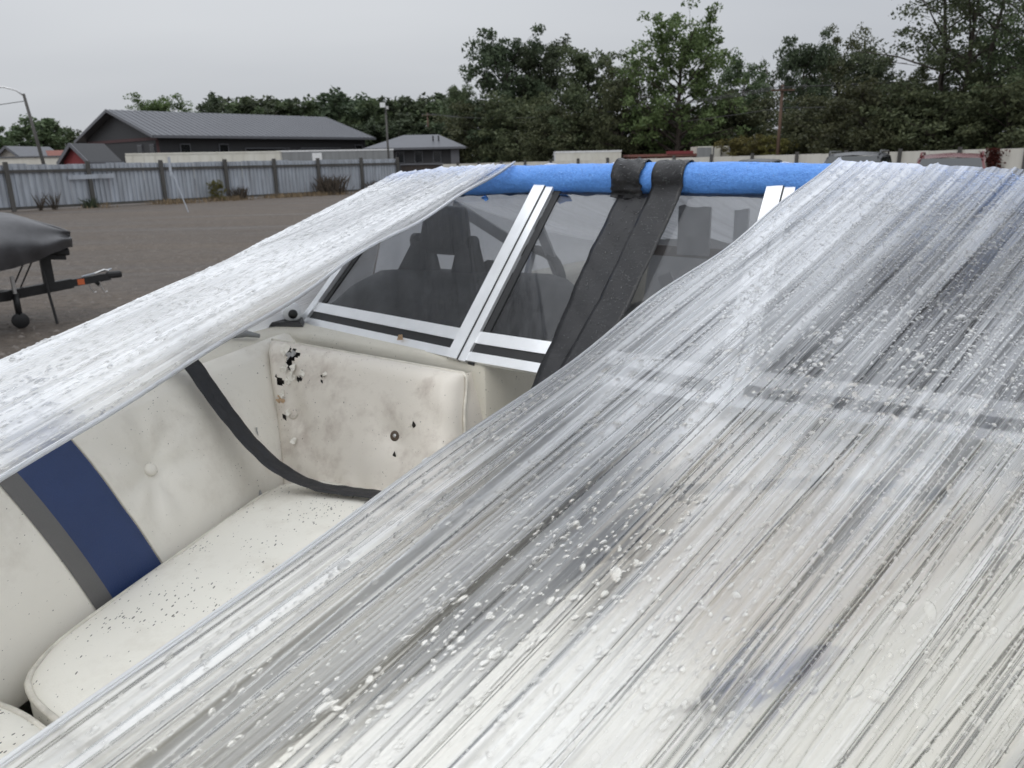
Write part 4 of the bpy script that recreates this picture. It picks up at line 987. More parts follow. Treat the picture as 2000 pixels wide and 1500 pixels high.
# aft cushion against the console, with a torn corner
def aft_cushion(sgn, torn):
    BL, BR, TR, TL = (np.array(p) for p in ((1.215, 1.70, 1.12), (1.345, 1.185, 1.12), (1.475, 1.262, 1.468), (1.360, 1.915, 1.502)))
    f = (lambda g: np.array(g)) if sgn > 0 else mir
    nrm = np.cross(TL - BL, BR - BL); nrm /= np.linalg.norm(nrm)
    if nrm[0] > 0: nrm = -nrm
    nu, nv = 104, 78; rows = []
    ed = lambda x, r: math.sqrt(max(0, 1 - (1 - min(1, x / r)) ** 2))
    def P(u, v):
        p = (BL * (1 - u) + BR * u) * (1 - v) + (TL * (1 - u) + TR * u) * v
        h = .062 * (ed(min(u, 1 - u) * .62, .045) * ed((1 - v) * .36, .05) * ed(v * .36 + .03, .04))
        h += .016 * math.sin(math.pi * u) * math.sin(math.pi * v)
        h += float(tuft(math.hypot((u - .70) * .62, (v - .48) * .37), .026, .050))
        if torn:
            h += float(tuft(math.hypot((u - .16) * .62, (v - .50) * .37), .012, .05)) + float(tuft(math.hypot((u - .12) * .62, (v - .86) * .37), .010, .04))
            h += .003 * math.sin(31 * u + 9 * v) * math.exp(-((u - .12) / .12) ** 2)
        h += .0028 * math.sin(40 * u + 3 * math.sin(9 * v)) * (1 - v) ** 2 + .004 * math.sin(17 * v + 8 * u) * math.exp(-((u - 1) / .12) ** 2)
        return p + nrm * h
    for i in range(nu): rows.append([P(i / (nu - 1), j / (nv - 1)) for j in range(nv)])
    rows.append([p + np.array([.085, -.004, 0.]) for p in rows[-1]]); nu += 1
    m_ = MB().grid(f(rows))
    def hole(u, v):
        a = math.atan2((v - .885) * .36, (u - .165) * .62)
        r = math.hypot((u - .165) * .62 - .25 * (v - .885) * .36, (v - .885) * .36 * .75)
        r2 = math.hypot((u - .095) * .62, (v - .70) * .37)
        return r < .021 * (1 + .35 * math.sin(3 * a + 1) + .25 * math.sin(7 * a)) or r2 < .0085 * (1 + .4 * math.sin(5 * a))
    if torn: m_.F = [q for q in m_.F if not hole((q[0] // nv + .5) / (nu - 1), (q[0] % nv + .5) / (nv - 1))]
    o = bk(m_, 'console_cushion', 'vinyl_stained', smooth=True)
    if torn:
        g = [[P(u, v) - nrm * (.012 + .012 * math.sin(50 * u) * math.cos(43 * v)) for v in np.linspace(.64, .96, 12)] for u in np.linspace(.05, .24, 12)]
        bk(MB().grid(f(g)), 'exposed_foam', 'foam_dark', o, smooth=True)
        rg_ = np.random.default_rng(4)
        for (u, v, k, mat) in ((.13, .93, .014, 'vinyl'), (.185, .80, .013, 'vinyl'), (.125, .80, .013, 'vinyl'), (.15, .72, .012, 'vinyl'), (.19, .91, .011, 'interior_grey'), (.16, .885, .010, 'interior_grey'),
                               (.105, .62, .010, 'vinyl'), (.13, .50, .010, 'vinyl'), (.19, .745, .007, 'vinyl'), (.24, .78, .008, 'vinyl'), (.36, .80, .007, 'vinyl'), (.155, .32, .009, 'vinyl'), (.88, .33, .013, 'white_paint'), (.80, .56, .006, 'vinyl')):
            c = P(u, v) + nrm * .002; t1 = (TR - TL) / np.linalg.norm(TR - TL); t2 = np.cross(nrm, t1)
            n_ = 9; V = [c + nrm * .003]
            for j in range(n_):
                th = 6.283 * j / n_; rr_ = k * (.5 + .8 * rg_.random()); V.append(c + t1 * math.cos(th) * rr_ + t2 * math.sin(th) * rr_ * 1.2 + nrm * rg_.uniform(-.004, .010))
            bk(MB().add(f(V), [(0, 1 + j, 1 + (j + 1) % n_) for j in range(n_)]), 'torn_flap', mat, o)
        # bits of bare yellow foam
        for k_, (u, v) in enumerate(((.098, .575), (.075, .57), (.085, .60))):
            c = P(u, v) + nrm * .001; V = [c + nrm * .007]
            for j in range(10): th = 6.283 * j / 10; V.append(c + np.array([0, math.cos(th), .6 * math.sin(th)]) * (.013 - .002 * k_) * (1 + .3 * math.sin(3 * th + k_)))
            bk(MB().add(f(V), [(0, 1 + j, 1 + (j + 1) % 10) for j in range(10)]), 'foam_lump', 'foam_yellow', o, smooth=True)
        for (u, v) in ((.21, .735), (.235, .79), (.225, .74), (.345, .785), (.345, .75), (.14, .48), (.10, .47), (.075, .73), (.81, .57), (.705, .35)):
            c = P(u, v) + nrm * .0015; t1 = np.array([.1, rg_.normal() * .6, 1]); t1 /= np.linalg.norm(t1); t2 = np.cross(nrm, t1); k = .004 + .005 * rg_.random()
            bk(MB().add(f([c - t1 * k * 1.6, c + t2 * k * .6, c + t1 * k * 1.4, c - t2 * k * .8]), [(0, 1, 2, 3)]), 'tear', 'foam_dark', o)
    for (u, v, mat) in ((.70, .48, 'steel_dark'), (.15, .50, 'vinyl_stained')):
        c = P(u, v) + nrm * .003
        b_ = bk(MB().tube(f([c - nrm * .012, c + nrm * .001, c + nrm * .003]), [.0145, .0145, .011], 20), 'button', mat, o, smooth=True)
        if mat == 'steel_dark': bk(MB().tube(f([c, c + nrm * .0045]), [.006, .0045], 12), 'button_core', 'steel', b_, smooth=True)
    # piping down the free side and along the bottom
    pts = [P(1, v) + nrm * .004 + np.array([0, -.004, 0]) for v in np.linspace(0, .97, 30)] + [P(u, 1) + nrm * .002 for u in np.linspace(.99, 0, 40)]
    bk(MB().tube(f(pts), .0045, 7), 'piping', 'piping', o, smooth=True)
    # backing board
    bd = [BL - nrm * .004, BR - nrm * .004, TR - nrm * .004, TL - nrm * .004]
    bk(MB().hexa(f([b + np.array([.05, 0, -.02]) for b in bd[:2][::1]] + [bd[1], bd[0]] + [b + np.array([.03, 0, -.012]) for b in (bd[3], bd[2])] + [bd[2], bd[3]])), 'backing_board', 'black_plastic', o)
    return o
simple('steel_dark', (0.10, 0.075, 0.055), 0.45, 0.5, var=0.4, scale=60)
aft_cushion(1, True); aft_cushion(-1, False)
# torn spots on the side backrest
for (A, w, k) in ((1.02, .73, .016), (1.13, .42, .014), (1.075, .13, .016)):
    c = surfS(A, w, .001); t2 = np.array([.2, .4, .85]); t1 = np.array([.95, .3, -.05]); nn = np.array([.1, -.85, .5]); V = [c]
    for j in range(8): th = 6.283 * j / 8; V.append(c + (t1 * math.cos(th) * .35 + t2 * math.sin(th)) * k * (.6 + .7 * random.random()) + nn * random.uniform(-.001, .004))
    bk(MB().add(V, [(0, 1 + j, 1 + (j + 1) % 8) for j in range(8)]), 'torn_flap', 'interior_grey', bs)

# ---- windshield
WBs = [np.array(p) for p in ((1.60, 2.05, 1.502), (1.52, 1.31, 1.502), (1.52, .57, 1.502), (1.60, -.17, 1.502))]
WTs = [np.array(p) for p in ((1.955, 1.93, 1.915), (1.885, 1.275, 1.930), (1.885, .605, 1.930), (1.955, -.05, 1.895))]
ws_ = []
for i in range(3):
    b0_, b1_, t0_, t1_ = WBs[i], WBs[i + 1], WTs[i], WTs[i + 1]
    nn = np.cross(b1_ - b0_, t0_ - b0_); nn /= np.linalg.norm(nn); nn = nn if nn[0] < 0 else -nn
    g = .022 if i != 1 else .012
    q = lambda u, v: (b0_ * (1 - u) + b1_ * u) * (1 - v) + (t0_ * (1 - u) + t1_ * u) * v
    c4 = [q(.01, .01), q(.99, .01), q(.99, .99), q(.01, .99)]
    pane = bk(MB().hexa([c - nn * .0025 for c in c4] + [c + nn * .0025 for c in c4]), 'windshield_pane', 'tinted_glass')
    ws_.append((q, nn))
    # bottom rail: bright flange, black gasket, bright bead
    def rail(v0, v1, lift, mat, nm, u0=0.0, u1=1.0):
        c = [q(u0, v0), q(u1, v0), q(u1, v1), q(u0, v1)]
        o = bk(MB().hexa([p + nn * .001 for p in c] + [p + nn * lift for p in c]), nm, mat, pane); return o
    rail(-.035, .012, .016, 'aluminium', 'bottom_bead'); rail(.012, .062, .010, 'rubber', 'gasket'); rail(.062, .125, .013, 'aluminium', 'bottom_rail')
    rail(.985, 1.0, .012, 'aluminium', 'top_rail')
for i, (b, t) in enumerate(zip(WBs, WTs)):
    d = t - b; L_ = np.linalg.norm(d); d /= L_; lat = np.array([0, 1., 0]) if i in (1, 2) else np.array([.1, 1, 0.]); lat -= d * (lat @ d); lat /= np.linalg.norm(lat); nn = np.cross(lat, d); nn = nn if nn[0] < 0 else -nn
    wd = .052 if i in (1, 2) else .024
    def strip(o0, o1, h0, h1, nm, mat):
        c = [b - d * .022 + lat * o0, b - d * .022 + lat * o1, t + lat * o1, t + lat * o0]
        bk(MB().hexa([p + nn * h0 for p in c] + [p + nn * h1 for p in c]), nm, mat)
    if i in (1, 2):
        strip(-.006, .032, .008, .022, 'windshield_post', 'aluminium'); strip(-.034, -.008, .008, .0185, 'windshield_post', 'aluminium')
        strip(-.009, -.005, .004, .0205, 'post_seam', 'rubber'); strip(-.056, -.035, .001, .006, 'post_gasket', 'rubber'); strip(.033, .037, .003, .008, 'post_gasket', 'rubber')
    else:
        strip(-.014, .014, -.010, .020, 'windshield_post', 'aluminium'); s_ = -1 if i == 0 else 1
        strip(min(s_ * .015, s_ * .036), max(s_ * .015, s_ * .036), .001, .006, 'post_gasket', 'rubber')
# little rusty fleck and twig debris on the shelf
tag(bk(MB().add([(1.535, 1.545, 1.512), (1.528, 1.540, 1.530), (1.524, 1.552, 1.528), (1.523, 1.558, 1.512)], [(0, 1, 2, 3)]), 'rust_fleck', 'foam_yellow'), None)

# ---- cockpit seen through the glass
hood = []
prof = [(1.68, 1.505), (1.71, 1.57), (1.78, 1.625), (1.88, 1.652), (2.02, 1.640), (2.08, 1.58), (2.08, 1.2)]
for S, k in ((2.10, .30), (2.06, .55), (2.02, .80), (1.98, .93), (1.86, 1.0), (1.60, 1.03), (1.45, 1.08), (1.36, 1.10), (1.30, 1.02), (1.25, .80), (1.215, .45), (1.21, .05)):
    hood.append([(a, S, 1.5 + (z - 1.5) * k if z > 1.5 else z) for a, z in prof])
bk(MB().grid(hood), 'dash_hood', 'dash_black', smooth=True)
hoodp = [[(p[0], 2 * CL - p[1], 1.5 + (p[2] - 1.5) * .45 if p[2] > 1.5 else p[2]) for p in r_] for r_ in hood]
bk(MB().grid(hoodp), 'dash_hood', 'dash_black', smooth=True)
# depth sounder on a bracket
ds = bevel(bk(MB().hexa([(1.90, 1.835, 1.705), (1.90, 1.615, 1.705), (1.96, 1.615, 1.705), (1.96, 1.835, 1.705), (1.92, 1.805, 1.862), (1.92, 1.645, 1.862), (1.98, 1.645, 1.862), (1.98, 1.805, 1.862)]), 'depth_sounder', 'black_plastic'), .02, 3)
for S in (1.845, 1.605): bk(MB().tube([(1.93, S + .012, 1.745), (1.93, S - .012, 1.745)], .026, 14), 'knob', 'black_plastic', ds, smooth=True)
for S0, S1 in ((1.84, 1.90), (1.64, 1.66)): bk(MB().hexa([(1.88, S1, 1.645), (1.88, S0 - .07, 1.645), (1.96, S0 - .07, 1.645), (1.96, S1, 1.645), (1.91, S0 + .01, 1.745), (1.91, S0 - .05, 1.745), (1.95, S0 - .05, 1.745), (1.95, S0 + .01, 1.745)]), 'bracket', 'black_plastic', ds)
# steering wheel
th = np.linspace(0, 2 * math.pi, 40, endpoint=False); cw = np.array([2.20, 1.60, 1.55]); e1 = np.array([0, 1., 0]); e2 = np.array([.42, 0, .90])
sw = bk(MB().tube([cw + .16 * (e1 * math.cos(t) + e2 * math.sin(t)) for t in th], .017, 8, closed=True), 'steering_wheel', 'black_plastic', smooth=True)
for t in (math.pi / 2, math.pi * 7 / 6, math.pi * 11 / 6): bk(MB().tube([cw, cw + .16 * (e1 * math.cos(t) + e2 * math.sin(t))], .014, 6), 'spoke', 'steel', sw)
bk(MB().tube([cw - [.2, 0, -.1], cw], .04, 10), 'steering_column', 'black_plastic', sw)
# cockpit seats
for S in (1.42, .46):
    b_ = bevel(bk(MB().hexa([(2.75, S + .22, 1.12), (2.75, S - .22, 1.12), (3.2, S - .22, 1.12), (3.2, S + .22, 1.12), (2.75, S + .22, 1.25), (2.75, S - .22, 1.25), (3.2, S - .22, 1.25), (3.2, S + .22, 1.25)]), 'helm_seat', 'interior_grey'), .04, 3)
    bevel(bk(MB().hexa([(3.12, S + .21, 1.24), (3.12, S - .21, 1.24), (3.25, S - .21, 1.24), (3.25, S + .21, 1.24), (3.22, S + .20, 1.72), (3.22, S - .20, 1.72), (3.32, S - .2, 1.72), (3.32, S + .2, 1.72)]), 'seat_back', 'seat_brown' if S < 1 else 'interior_grey', b_), .04, 3)
    bk(MB().tube([(2.97, S, .72), (2.97, S, 1.12)], .05, 12), 'pedestal', 'steel', b_, smooth=True)
bevel(bk(MB().hexa([(4.1, 1.9, .72), (4.1, 0, .72), (4.75, 0, .72), (4.75, 1.9, .72), (4.1, 1.9, 1.36), (4.1, 0, 1.36), (4.75, 0, 1.40), (4.75, 1.9, 1.40)]), 'stern_bench', 'hull_white'), .05, 3)
bk(MB().grid([[(1.95, 2.03, z), (4.85, 2.06, z)] for z in (.72, 1.49)]), 'cockpit_liner', 'hull_white'); bk(MB().grid([[(1.95, -.15, z), (4.85, -.18, z)] for z in (.72, 1.49)]), 'cockpit_liner', 'hull_white')
# support straps and poles holding the film up behind the windshield
for p, q_, wd, nm, mt in (((2.3, 2.04, 1.86), (2.3, 1.66, 1.685), .04, 'support_slat', 'interior_grey'), ((2.25, 1.575, 1.80), (2.25, 1.455, 1.56), .035, 'support_slat', 'interior_grey'),
                      ((2.4, 1.05, 1.86), (2.4, 1.05, 1.69), .11, 'support_slat', 'interior_grey'), ((2.4, .893, 1.865), (2.4, .893, 1.5), .045, 'support_slat', 'white_paint'), ((2.42, 1.30, 1.70), (2.42, .70, 1.69), .035, 'support_slat', 'seat_brown'), ((2.4, 1.15, 1.62), (2.4, 1.07, 1.44), .05, 'support_slat', 'interior_grey')):
    bk(MB().beam(p, q_, .012, wd, (0, .7, .7)), nm, mt)
# mirror / cleat on the starboard side deck, small snap cleat
cl_ = bk(MB().tube([(1.60, 2.125, 1.535), (1.565, 2.085, 1.538), (1.545, 2.055, 1.535), (1.535, 2.04, 1.535)], [.012, .030, .030, .022], 14), 'running_light', 'white_paint', smooth=True)
bk(MB().hexa([(1.46, 2.10, 1.503), (1.53, 1.985, 1.503), (1.60, 2.06, 1.503), (1.58, 2.14, 1.503), (1.47, 2.095, 1.516), (1.53, 2.0, 1.516), (1.59, 2.06, 1.516), (1.58, 2.13, 1.516)]), 'light_base', 'black_plastic', cl_)
bk(MB().tube([(1.540, 2.045, 1.537), (1.530, 2.032, 1.536)], [.018, .012], 12), 'lens', 'black_plastic', cl_, smooth=True)
cl2 = bk(MB().tube([(1.29, 2.02, 1.511), (1.32, 1.985, 1.520), (1.345, 1.955, 1.511)], [.006, .011, .006], 8), 'deck_cleat', 'trailer_grey', smooth=True)

# trailer under the boat
bt_r = empty('boat_trailer', tuple(W([2, CL, 0])[:2]) + (0,), 'boat trailer under the film-wrapped white bowrider', 'trailer')
for s_ in (-1, 1):
    a_, c_ = W([.2, CL + s_ * .45, .5]), W([4.6, CL + s_ * .55, .5]); a_[2] = c_[2] = .40
    MB().beam(a_, c_, .09, .12).build('frame_rail', 'dark_metal', bt_r)
    c_ = W([3.6, CL + s_ * 1.02, 0]); c_[2] = .32; wh = MB().wheel(c_, .32, .2, SX, 20).build('wheel', 'rubber', bt_r, smooth=True); MB().wheel(c_, .18, .21, SX, 12).build('rim', 'white_paint', wh, smooth=True)
a_, c_ = W([3.6, CL - 1, 0]), W([3.6, CL + 1, 0]); a_[2] = c_[2] = .32; MB().beam(a_, c_, .07, .07).build('axle', 'dark_metal', bt_r)
a_, c_ = W([.2, CL, 0]), W([-1.6, CL, 0]); a_[2] = c_[2] = .40; MB().beam(a_, c_, .10, .12).build('tongue', 'dark_metal', bt_r)
a_, c_ = W([-1.5, CL, 0]), W([-1.5, CL, 0]); a_[2] = .0; c_[2] = .4; MB().tube([a_, c_], .04, 8).build('jack', 'dark_metal', bt_r)

# ---------------------------------------------------------------- foam noodle on the windshield edge
NR = .0415
def noodle_c(S):
    k = (S - .94); kl = max(0, k / 1.0); kr = max(0, -k / .86)
    return np.array([1.893 + .05 * max(kl, kr) ** 2.4, S, 1.947 - .028 * kl ** 3 - .042 * kr ** 2.2])
Ss = np.linspace(1.97, -.04, 90); rn = np.random.default_rng(8)
V = []; nseg = 40
for i, S in enumerate(Ss):
    c = noodle_c(S); T = noodle_c(S - .01) - noodle_c(S + .01); T /= np.linalg.norm(T); u = np.array([0, 0, 1.]); u -= T * (u @ T); u /= np.linalg.norm(u); sd_ = np.cross(T, u)
    for j in range(nseg):
        t = 2 * math.pi * j / nseg; r = NR + .0010 * math.sin(i * .6 + 3 * t) + .0006 * rn.normal()
        if abs(t - math.pi * 1.12) < .5: r += .0022 * rn.normal() + .002 * math.sin(i * 1.1)     # ragged lower lip along the slit
        V.append(c + r * (u * math.cos(t) + (sd_ if sd_[0] < 0 else -sd_) * math.sin(t)))
F = grid_faces(len(Ss), nseg) + [(i * nseg + nseg - 1, i * nseg, (i + 1) * nseg, (i + 1) * nseg + nseg - 1) for i in range(len(Ss) - 1)] + [tuple(range(nseg)), tuple((len(Ss) - 1) * nseg + j for j in range(nseg))]
nood = mk('foam_noodle', W(np.array(V)), F, 'blue_foam'); tag(nood, 'blue foam pool noodle pushed over the top edge of the boat windshield', 'noodle')
for S, k in ((1.21, .020), (.98, .012), (.55, .016), (1.5, .010)):
    c = noodle_c(S) + np.array([-.028, 0, -.040]); V = [c]
    for j in range(9): th_ = 6.283 * j / 9; V.append(c + np.array([-.012 * abs(math.sin(th_)), 1.3 * k * math.cos(th_), -.010 + .6 * k * math.sin(th_)]) * (.7 + .6 * rn.random()))
    mk('torn_lip', W(np.array(V)), [(0, 1 + j, 1 + (j + 1) % 9) for j in range(9)], 'blue_foam', nood)

# ---------------------------------------------------------------- black tape and strap
wq, wnn = ws_[1]
def wpt(S, z, lift):   # a point on the centre pane at height z
    t = (z - 1.502) / (1.930 - 1.502); return np.array([1.52 + .365 * t, S, z]) + wnn * lift
def ribbon(name, cent, width, mat, label, cat, lat=(0, 1., 0), group=None, cross=9, rng=None, crum=.0015, edge=.0):
    C_ = np.array(cent, float); n_ = len(C_); wdt = np.full(n_, width) if np.isscalar(width) else np.interp(np.linspace(0, 1, n_), np.linspace(0, 1, len(width)), width)
    T = np.gradient(C_, axis=0); T /= np.linalg.norm(T, axis=1)[:, None]; lat = np.array(lat, float); lat = np.broadcast_to(lat, C_.shape)
    l_ = lat - T * (lat * T).sum(1)[:, None]; l_ /= np.linalg.norm(l_, axis=1)[:, None]; nn = np.cross(T, l_)
    G = []
    ph = rng.random(6) * 6.28
    for i in range(n_):
        r_ = []
        for j in range(cross):
            x = -1 + 2 * j / (cross - 1)
            d = crum * (math.sin(i * .9 + 3 * x + ph[0]) + .8 * math.sin(i * .37 - 5 * x + ph[1]) + .6 * math.sin(7 * x + i * 1.7 + ph[2])) * .6
            r_.append(C_[i] + l_[i] * x * wdt[i] / 2 * (1 + edge * math.sin(i * .8 + ph[3]) + edge * .6 * math.sin(i * 2.1 + ph[4])) + nn[i] * d)
        G.append(r_)
    m_ = MB().grid(G); o = mk(name, W(np.array(m_.V)), m_.F, mat); s_ = o.modifiers.new('thickness', 'SOLIDIFY'); s_.thickness = .0012; s_.offset = 0
    return tag(o, label, cat, group), np.array(G)
rt = np.random.default_rng(21)
def over_noodle(S, a0, a1, k=14, lift=.003):
    c = noodle_c(S); return [c + (NR + lift) * np.array([-math.sin(t), 0, math.cos(t)]) for t in np.linspace(a0, a1, k)]
catA = [wpt(.986 - .012 * min(1, q * 1.6), z, .008 + .016 * min(1, q * 1.3)) for q, z in zip(np.linspace(0, 1, 44), np.linspace(1.905, 1.36, 44))]
tA, GA = ribbon('black_tape', catA, [.088, .122, .132, .135, .135], 'black_tape', 'wide black tape stuck down the centre windshield pane to the console', 'tape', (0, 1, 0), 'black tape on the windshield', rng=rt, crum=.0022, edge=.006)
catB = over_noodle(.888, -1.5, 1.95, 18, .005) + [wpt(.888 + .022 * q, z, .024) for q, z in zip(np.linspace(0, 1, 20), np.linspace(1.885, 1.66, 20))] + [wpt(.910 + .045 * q, z, .024 + .012 * q) for q, z in zip(np.linspace(0, 1, 20), np.linspace(1.65, 1.40, 20))]
catB = [np.array([p[0], p[1] , p[2]]) for p in catB]
tB, GB = ribbon('black_tape', catB, .088, 'black_tape', 'long black tape running over the blue noodle and down the windshield', 'tape', (0, 1, 0), 'black tape on the windshield', rng=rt, crum=.0014, edge=.004)
catC = over_noodle(1.005, -1.6, 1.75, 18, .0085) + [noodle_c(1.005) + np.array([-.047, 0, -.008 - .008 * q]) + np.array([.001 * q + .006 * math.sin(q * 2.2), 0, 0]) for q in range(1, 6)]
tC, GC = ribbon('black_tape', catC, .088, 'black_tape', 'short crumpled black tape folded over the blue noodle', 'tape', (0, 1, .06), 'black tape on the windshield', rng=rt, crum=.0042, edge=.05)

# slack black strap across the bow
def cr(P_, n_=80):
    P_ = np.array(P_, float); P_ = np.vstack([2 * P_[0] - P_[1], P_, 2 * P_[-1] - P_[-2]]); out = []
    k = len(P_) - 3
    for s_ in np.linspace(0, k - 1e-6, n_):
        i = int(s_); t = s_ - i; a, b, c, d = P_[i:i + 4]
        out.append(.5 * (2 * b + (c - a) * t + (2 * a - 5 * b + 4 * c - d) * t * t + (3 * b - a - 3 * c + d) * t ** 3))
    return np.array(out)
sp = cr([(.965, 1.90, 1.515), (.985, 1.82, 1.545), (1.00, 1.755, 1.532), (1.025, 1.70, 1.44), (1.055, 1.635, 1.34), (1.09, 1.57, 1.265), (1.13, 1.49, 1.222), (1.17, 1.40, 1.212), (1.20, 1.30, 1.216), (1.22, 1.18, 1.235), (1.22, .9, 1.30), (1.20, .6, 1.40), (1.18, .30, 1.50), (1.17, .10, 1.53)], 120)
latS = np.tile(np.array([1., .42, .0]), (120, 1)); tw = np.linspace(0, 1, 120)
latS[:, 0] = 1; latS[:, 1] = np.interp(tw, [0, .25, .45, .6, 1], [.2, .40, .45, .15, 0]); latS[:, 2] = np.interp(tw, [0, .2, .45, .6, 1], [0, .15, -.1, -.05, 0])
stp, GS = ribbon('black_strap', sp, .056, 'webbing', 'slack black strap lying over the white backrest and bow seat', 'strap', latS, rng=rt, crum=.0013)

# ---------------------------------------------------------------- clear stretch wrap
def ruled(N_, G_, ts, us): # (t across, u along the pull)
    return np.array([[G_(t) * (1 - u) + N_(t) * u for u in us] for t in ts])
def surf_normals(P_):
    du = np.gradient(P_, axis=1); dt = np.gradient(P_, axis=0); n_ = np.cross(dt, du); n_ /= np.linalg.norm(n_, axis=2)[..., None] + 1e-12
    n_[n_[..., 2] < 0] *= -1; return n_
def ridges(ts, us, rng, count, wmin, wmax, amp):
    D = np.zeros((len(ts), len(us)))
    for _ in range(count):
        t0 = rng.uniform(ts[0], ts[-1]); w_ = rng.uniform(wmin, wmax); a = amp * rng.normal(); dr = rng.normal() * .05; u0, u1 = sorted(rng.random(2) * 1.5 - .25)
        env = np.clip((us - u0) / .12, 0, 1) * np.clip((u1 - us) / .12, 0, 1)
        c = t0 + dr * (us - .5) + .004 * np.sin(us * 9 + t0 * 50)
        x = (ts[:, None] - c[None]) / w_; D += a * np.exp(-x * x) * env[None]
    return D
def sheet(name, N_, G_, ts, us, mat, label, seed, count, wmin, wmax, amp, edges=(), sag=0.0):
    rng = np.random.default_rng(seed); P_ = ruled(N_, G_, ts, us); P_[..., 2] -= sag * 4 * (us * (1 - us))[None] * np.exp(-ts / .5)[:, None]
    P_ += np.stack([np.zeros(P_.shape[:2]), .0035 * np.sin(us * 23)[None] * np.exp(-ts / .02)[:, None], .003 * np.sin(us * 31 + 1)[None] * np.exp(-ts / .03)[:, None]], -1); n_ = surf_normals(P_); P0_ = P_; n0_ = n_
    D = ridges(ts, us, rng, count, wmin, wmax, amp) + ridges(ts, us, rng, count, .0010, .0030, amp * .18); P_ = P_ + n_ * D[..., None]
    # droop of the film between noodle and rail
    UV = np.stack(np.meshgrid(ts, us, indexing='ij'), -1).reshape(-1, 2)
    root = empty(name, tuple(W(P_.reshape(-1, 3)).mean(0)), label, 'plastic film', 'clear stretch wrap over the boat')
    mk('film', W(P_.reshape(-1, 3)), grid_faces(len(ts), len(us)), mat, root, uv=UV)
    for t, rad in edges:
        i = np.argmin(abs(ts - t)); e = P_[i] + n_[i] * .0015
        for k in range(3):
            off = np.stack([np.zeros(len(us)), .003 * np.sin(us * 7 + k * 2.1), .002 * np.cos(us * 9 + k * 2.1)], 1)
            m_ = MB().tube(e + off, rad * (1 - .2 * k), 6); mk('rolled_edge', W(np.array(m_.V)), m_.F, 'film_dense', root, uv=np.stack([np.tile(np.linspace(0, .05, 6), len(us)), np.repeat(us, 6)], 1))
    return root, P_, n_
# --- port-side sheet
def N1(t):
    S = .492 - .80 * t; c = noodle_c(max(S, -.04)) + np.array([-.004, 0, NR + .007 + .008 * min(1, max(0, t))]); c[1] = S
    if S < -.04: c[2] -= .55 * (-.04 - S)
    return c
def G1(t): A = -.30 + .78 * t; return np.array([A, CL - hbm(A) + .01 - .14 * max(0, t - .8), 1.515 - .03 * max(0, t - .8)])
ts1 = np.linspace(0, 1.6, 1500); us1 = np.linspace(0, 1, 64)
film1, P1, n1 = sheet('stretch_wrap', N1, G1, ts1, us1, 'film', 'wide wet clear plastic sheet stretched from bow to noodle on the port side', 31, 420, .0012, .010, .0030, edges=((0.0, .0018),), sag=.016)
def skirt(P_, row, drop, name, parent, out, uvs):
    e = P_[:, row] if row is not None else None; g = [e + np.array([0, out * q, -drop * q]) for q in np.linspace(0, 1, 8)]
    m_ = MB().grid(np.array(g)); mk(name, W(np.array(m_.V)), m_.F, 'film_dense', parent, uv=np.stack([np.tile(uvs, 8), np.repeat(np.linspace(-.3, 0, 8), len(uvs))], 1))
skirt(P1[::6], 0, .40, 'film_skirt', film1, -.05, ts1[::6])
# film passing over the noodle and aft over the cockpit
# --- starboard strip
def N2(t):
    S = 1.405 + .545 * t; c = noodle_c(min(S, 1.97)) + np.array([-.006, 0, NR + .007]); c[1] = S; return c
def G2(t):
    if t < .5: q = t / .5; return np.array([-.12, .985 + q * .46, 1.508 + .03 * q])
    q = (t - .5) / .5; A = -.12 + .66 * q; return np.array([A, CL + hbm(A) * (1 + .012 * q), 1.538 - .008 * q])
ts2 = np.linspace(0, 1.0, 900); us2 = np.linspace(0, 1, 64)
film2, P2, n2 = sheet('stretch_wrap', N2, G2, ts2, us2, 'film_dense', 'narrow milky wet plastic strip stretched along the starboard side', 32, 300, .0015, .012, .0026, edges=((0.0, .004),))
e = P2[-1]; ge_ = np.array([[p[0], max(CL + hbm(p[0]) + .03, p[1] + .02), 1.40] for p in e]); g = [e * (1 - q) + ge_ * q for q in np.linspace(0, 1, 10)]
m_ = MB().grid(np.array(g)); mk('film_skirt', W(np.array(m_.V)), m_.F, 'film_dense', film2, uv=np.stack([np.repeat(np.linspace(1, 1.3, 10), len(us2)), np.tile(us2, 10)], 1))
# --- sheet over the cockpit behind the noodle
ts3 = np.linspace(0, 1, 160); us3 = np.linspace(0, 1, 30)
def N3(t): S = 1.97 - 2.01 * t; c = noodle_c(S) + np.array([.012, 0, NR - .002]); return c
def G3(t): return np.array([4.6, 2.12 - 2.36 * t, 1.50])
P3 = ruled(N3, G3, ts3, us3); P3[..., 2] -= .10 * np.sin(np.pi * us3)[None] ; D3 = ridges(ts3, us3, np.random.default_rng(9), 140, .004, .02, .004); P3[..., 2] += D3
f3 = empty('stretch_wrap', tuple(W(P3.reshape(-1, 3)).mean(0)), 'milky plastic sheet roofing the cockpit behind the windshield', 'plastic film', 'clear stretch wrap over the boat')
mk('film', W(P3.reshape(-1, 3)), grid_faces(160, 30), 'film_cockpit', f3, uv=np.stack(np.meshgrid(ts3 * 3, us3, indexing='ij'), -1).reshape(-1, 2))
for row, sg in ((0, 1), (-1, -1)):
    e = P3[row]; ge_ = np.array([[p[0], CL + sg * (hbm(p[0]) + .03), 1.42] for p in e]); g = np.array([e * (1 - q) + ge_ * q for q in np.linspace(0, 1, 8)])
    m_ = MB().grid(g); mk('film_skirt', W(np.array(m_.V)), m_.F, 'film_cockpit', f3, uv=np.stack([np.repeat(np.linspace(0, .4, 8), 30), np.tile(us3, 8)], 1))

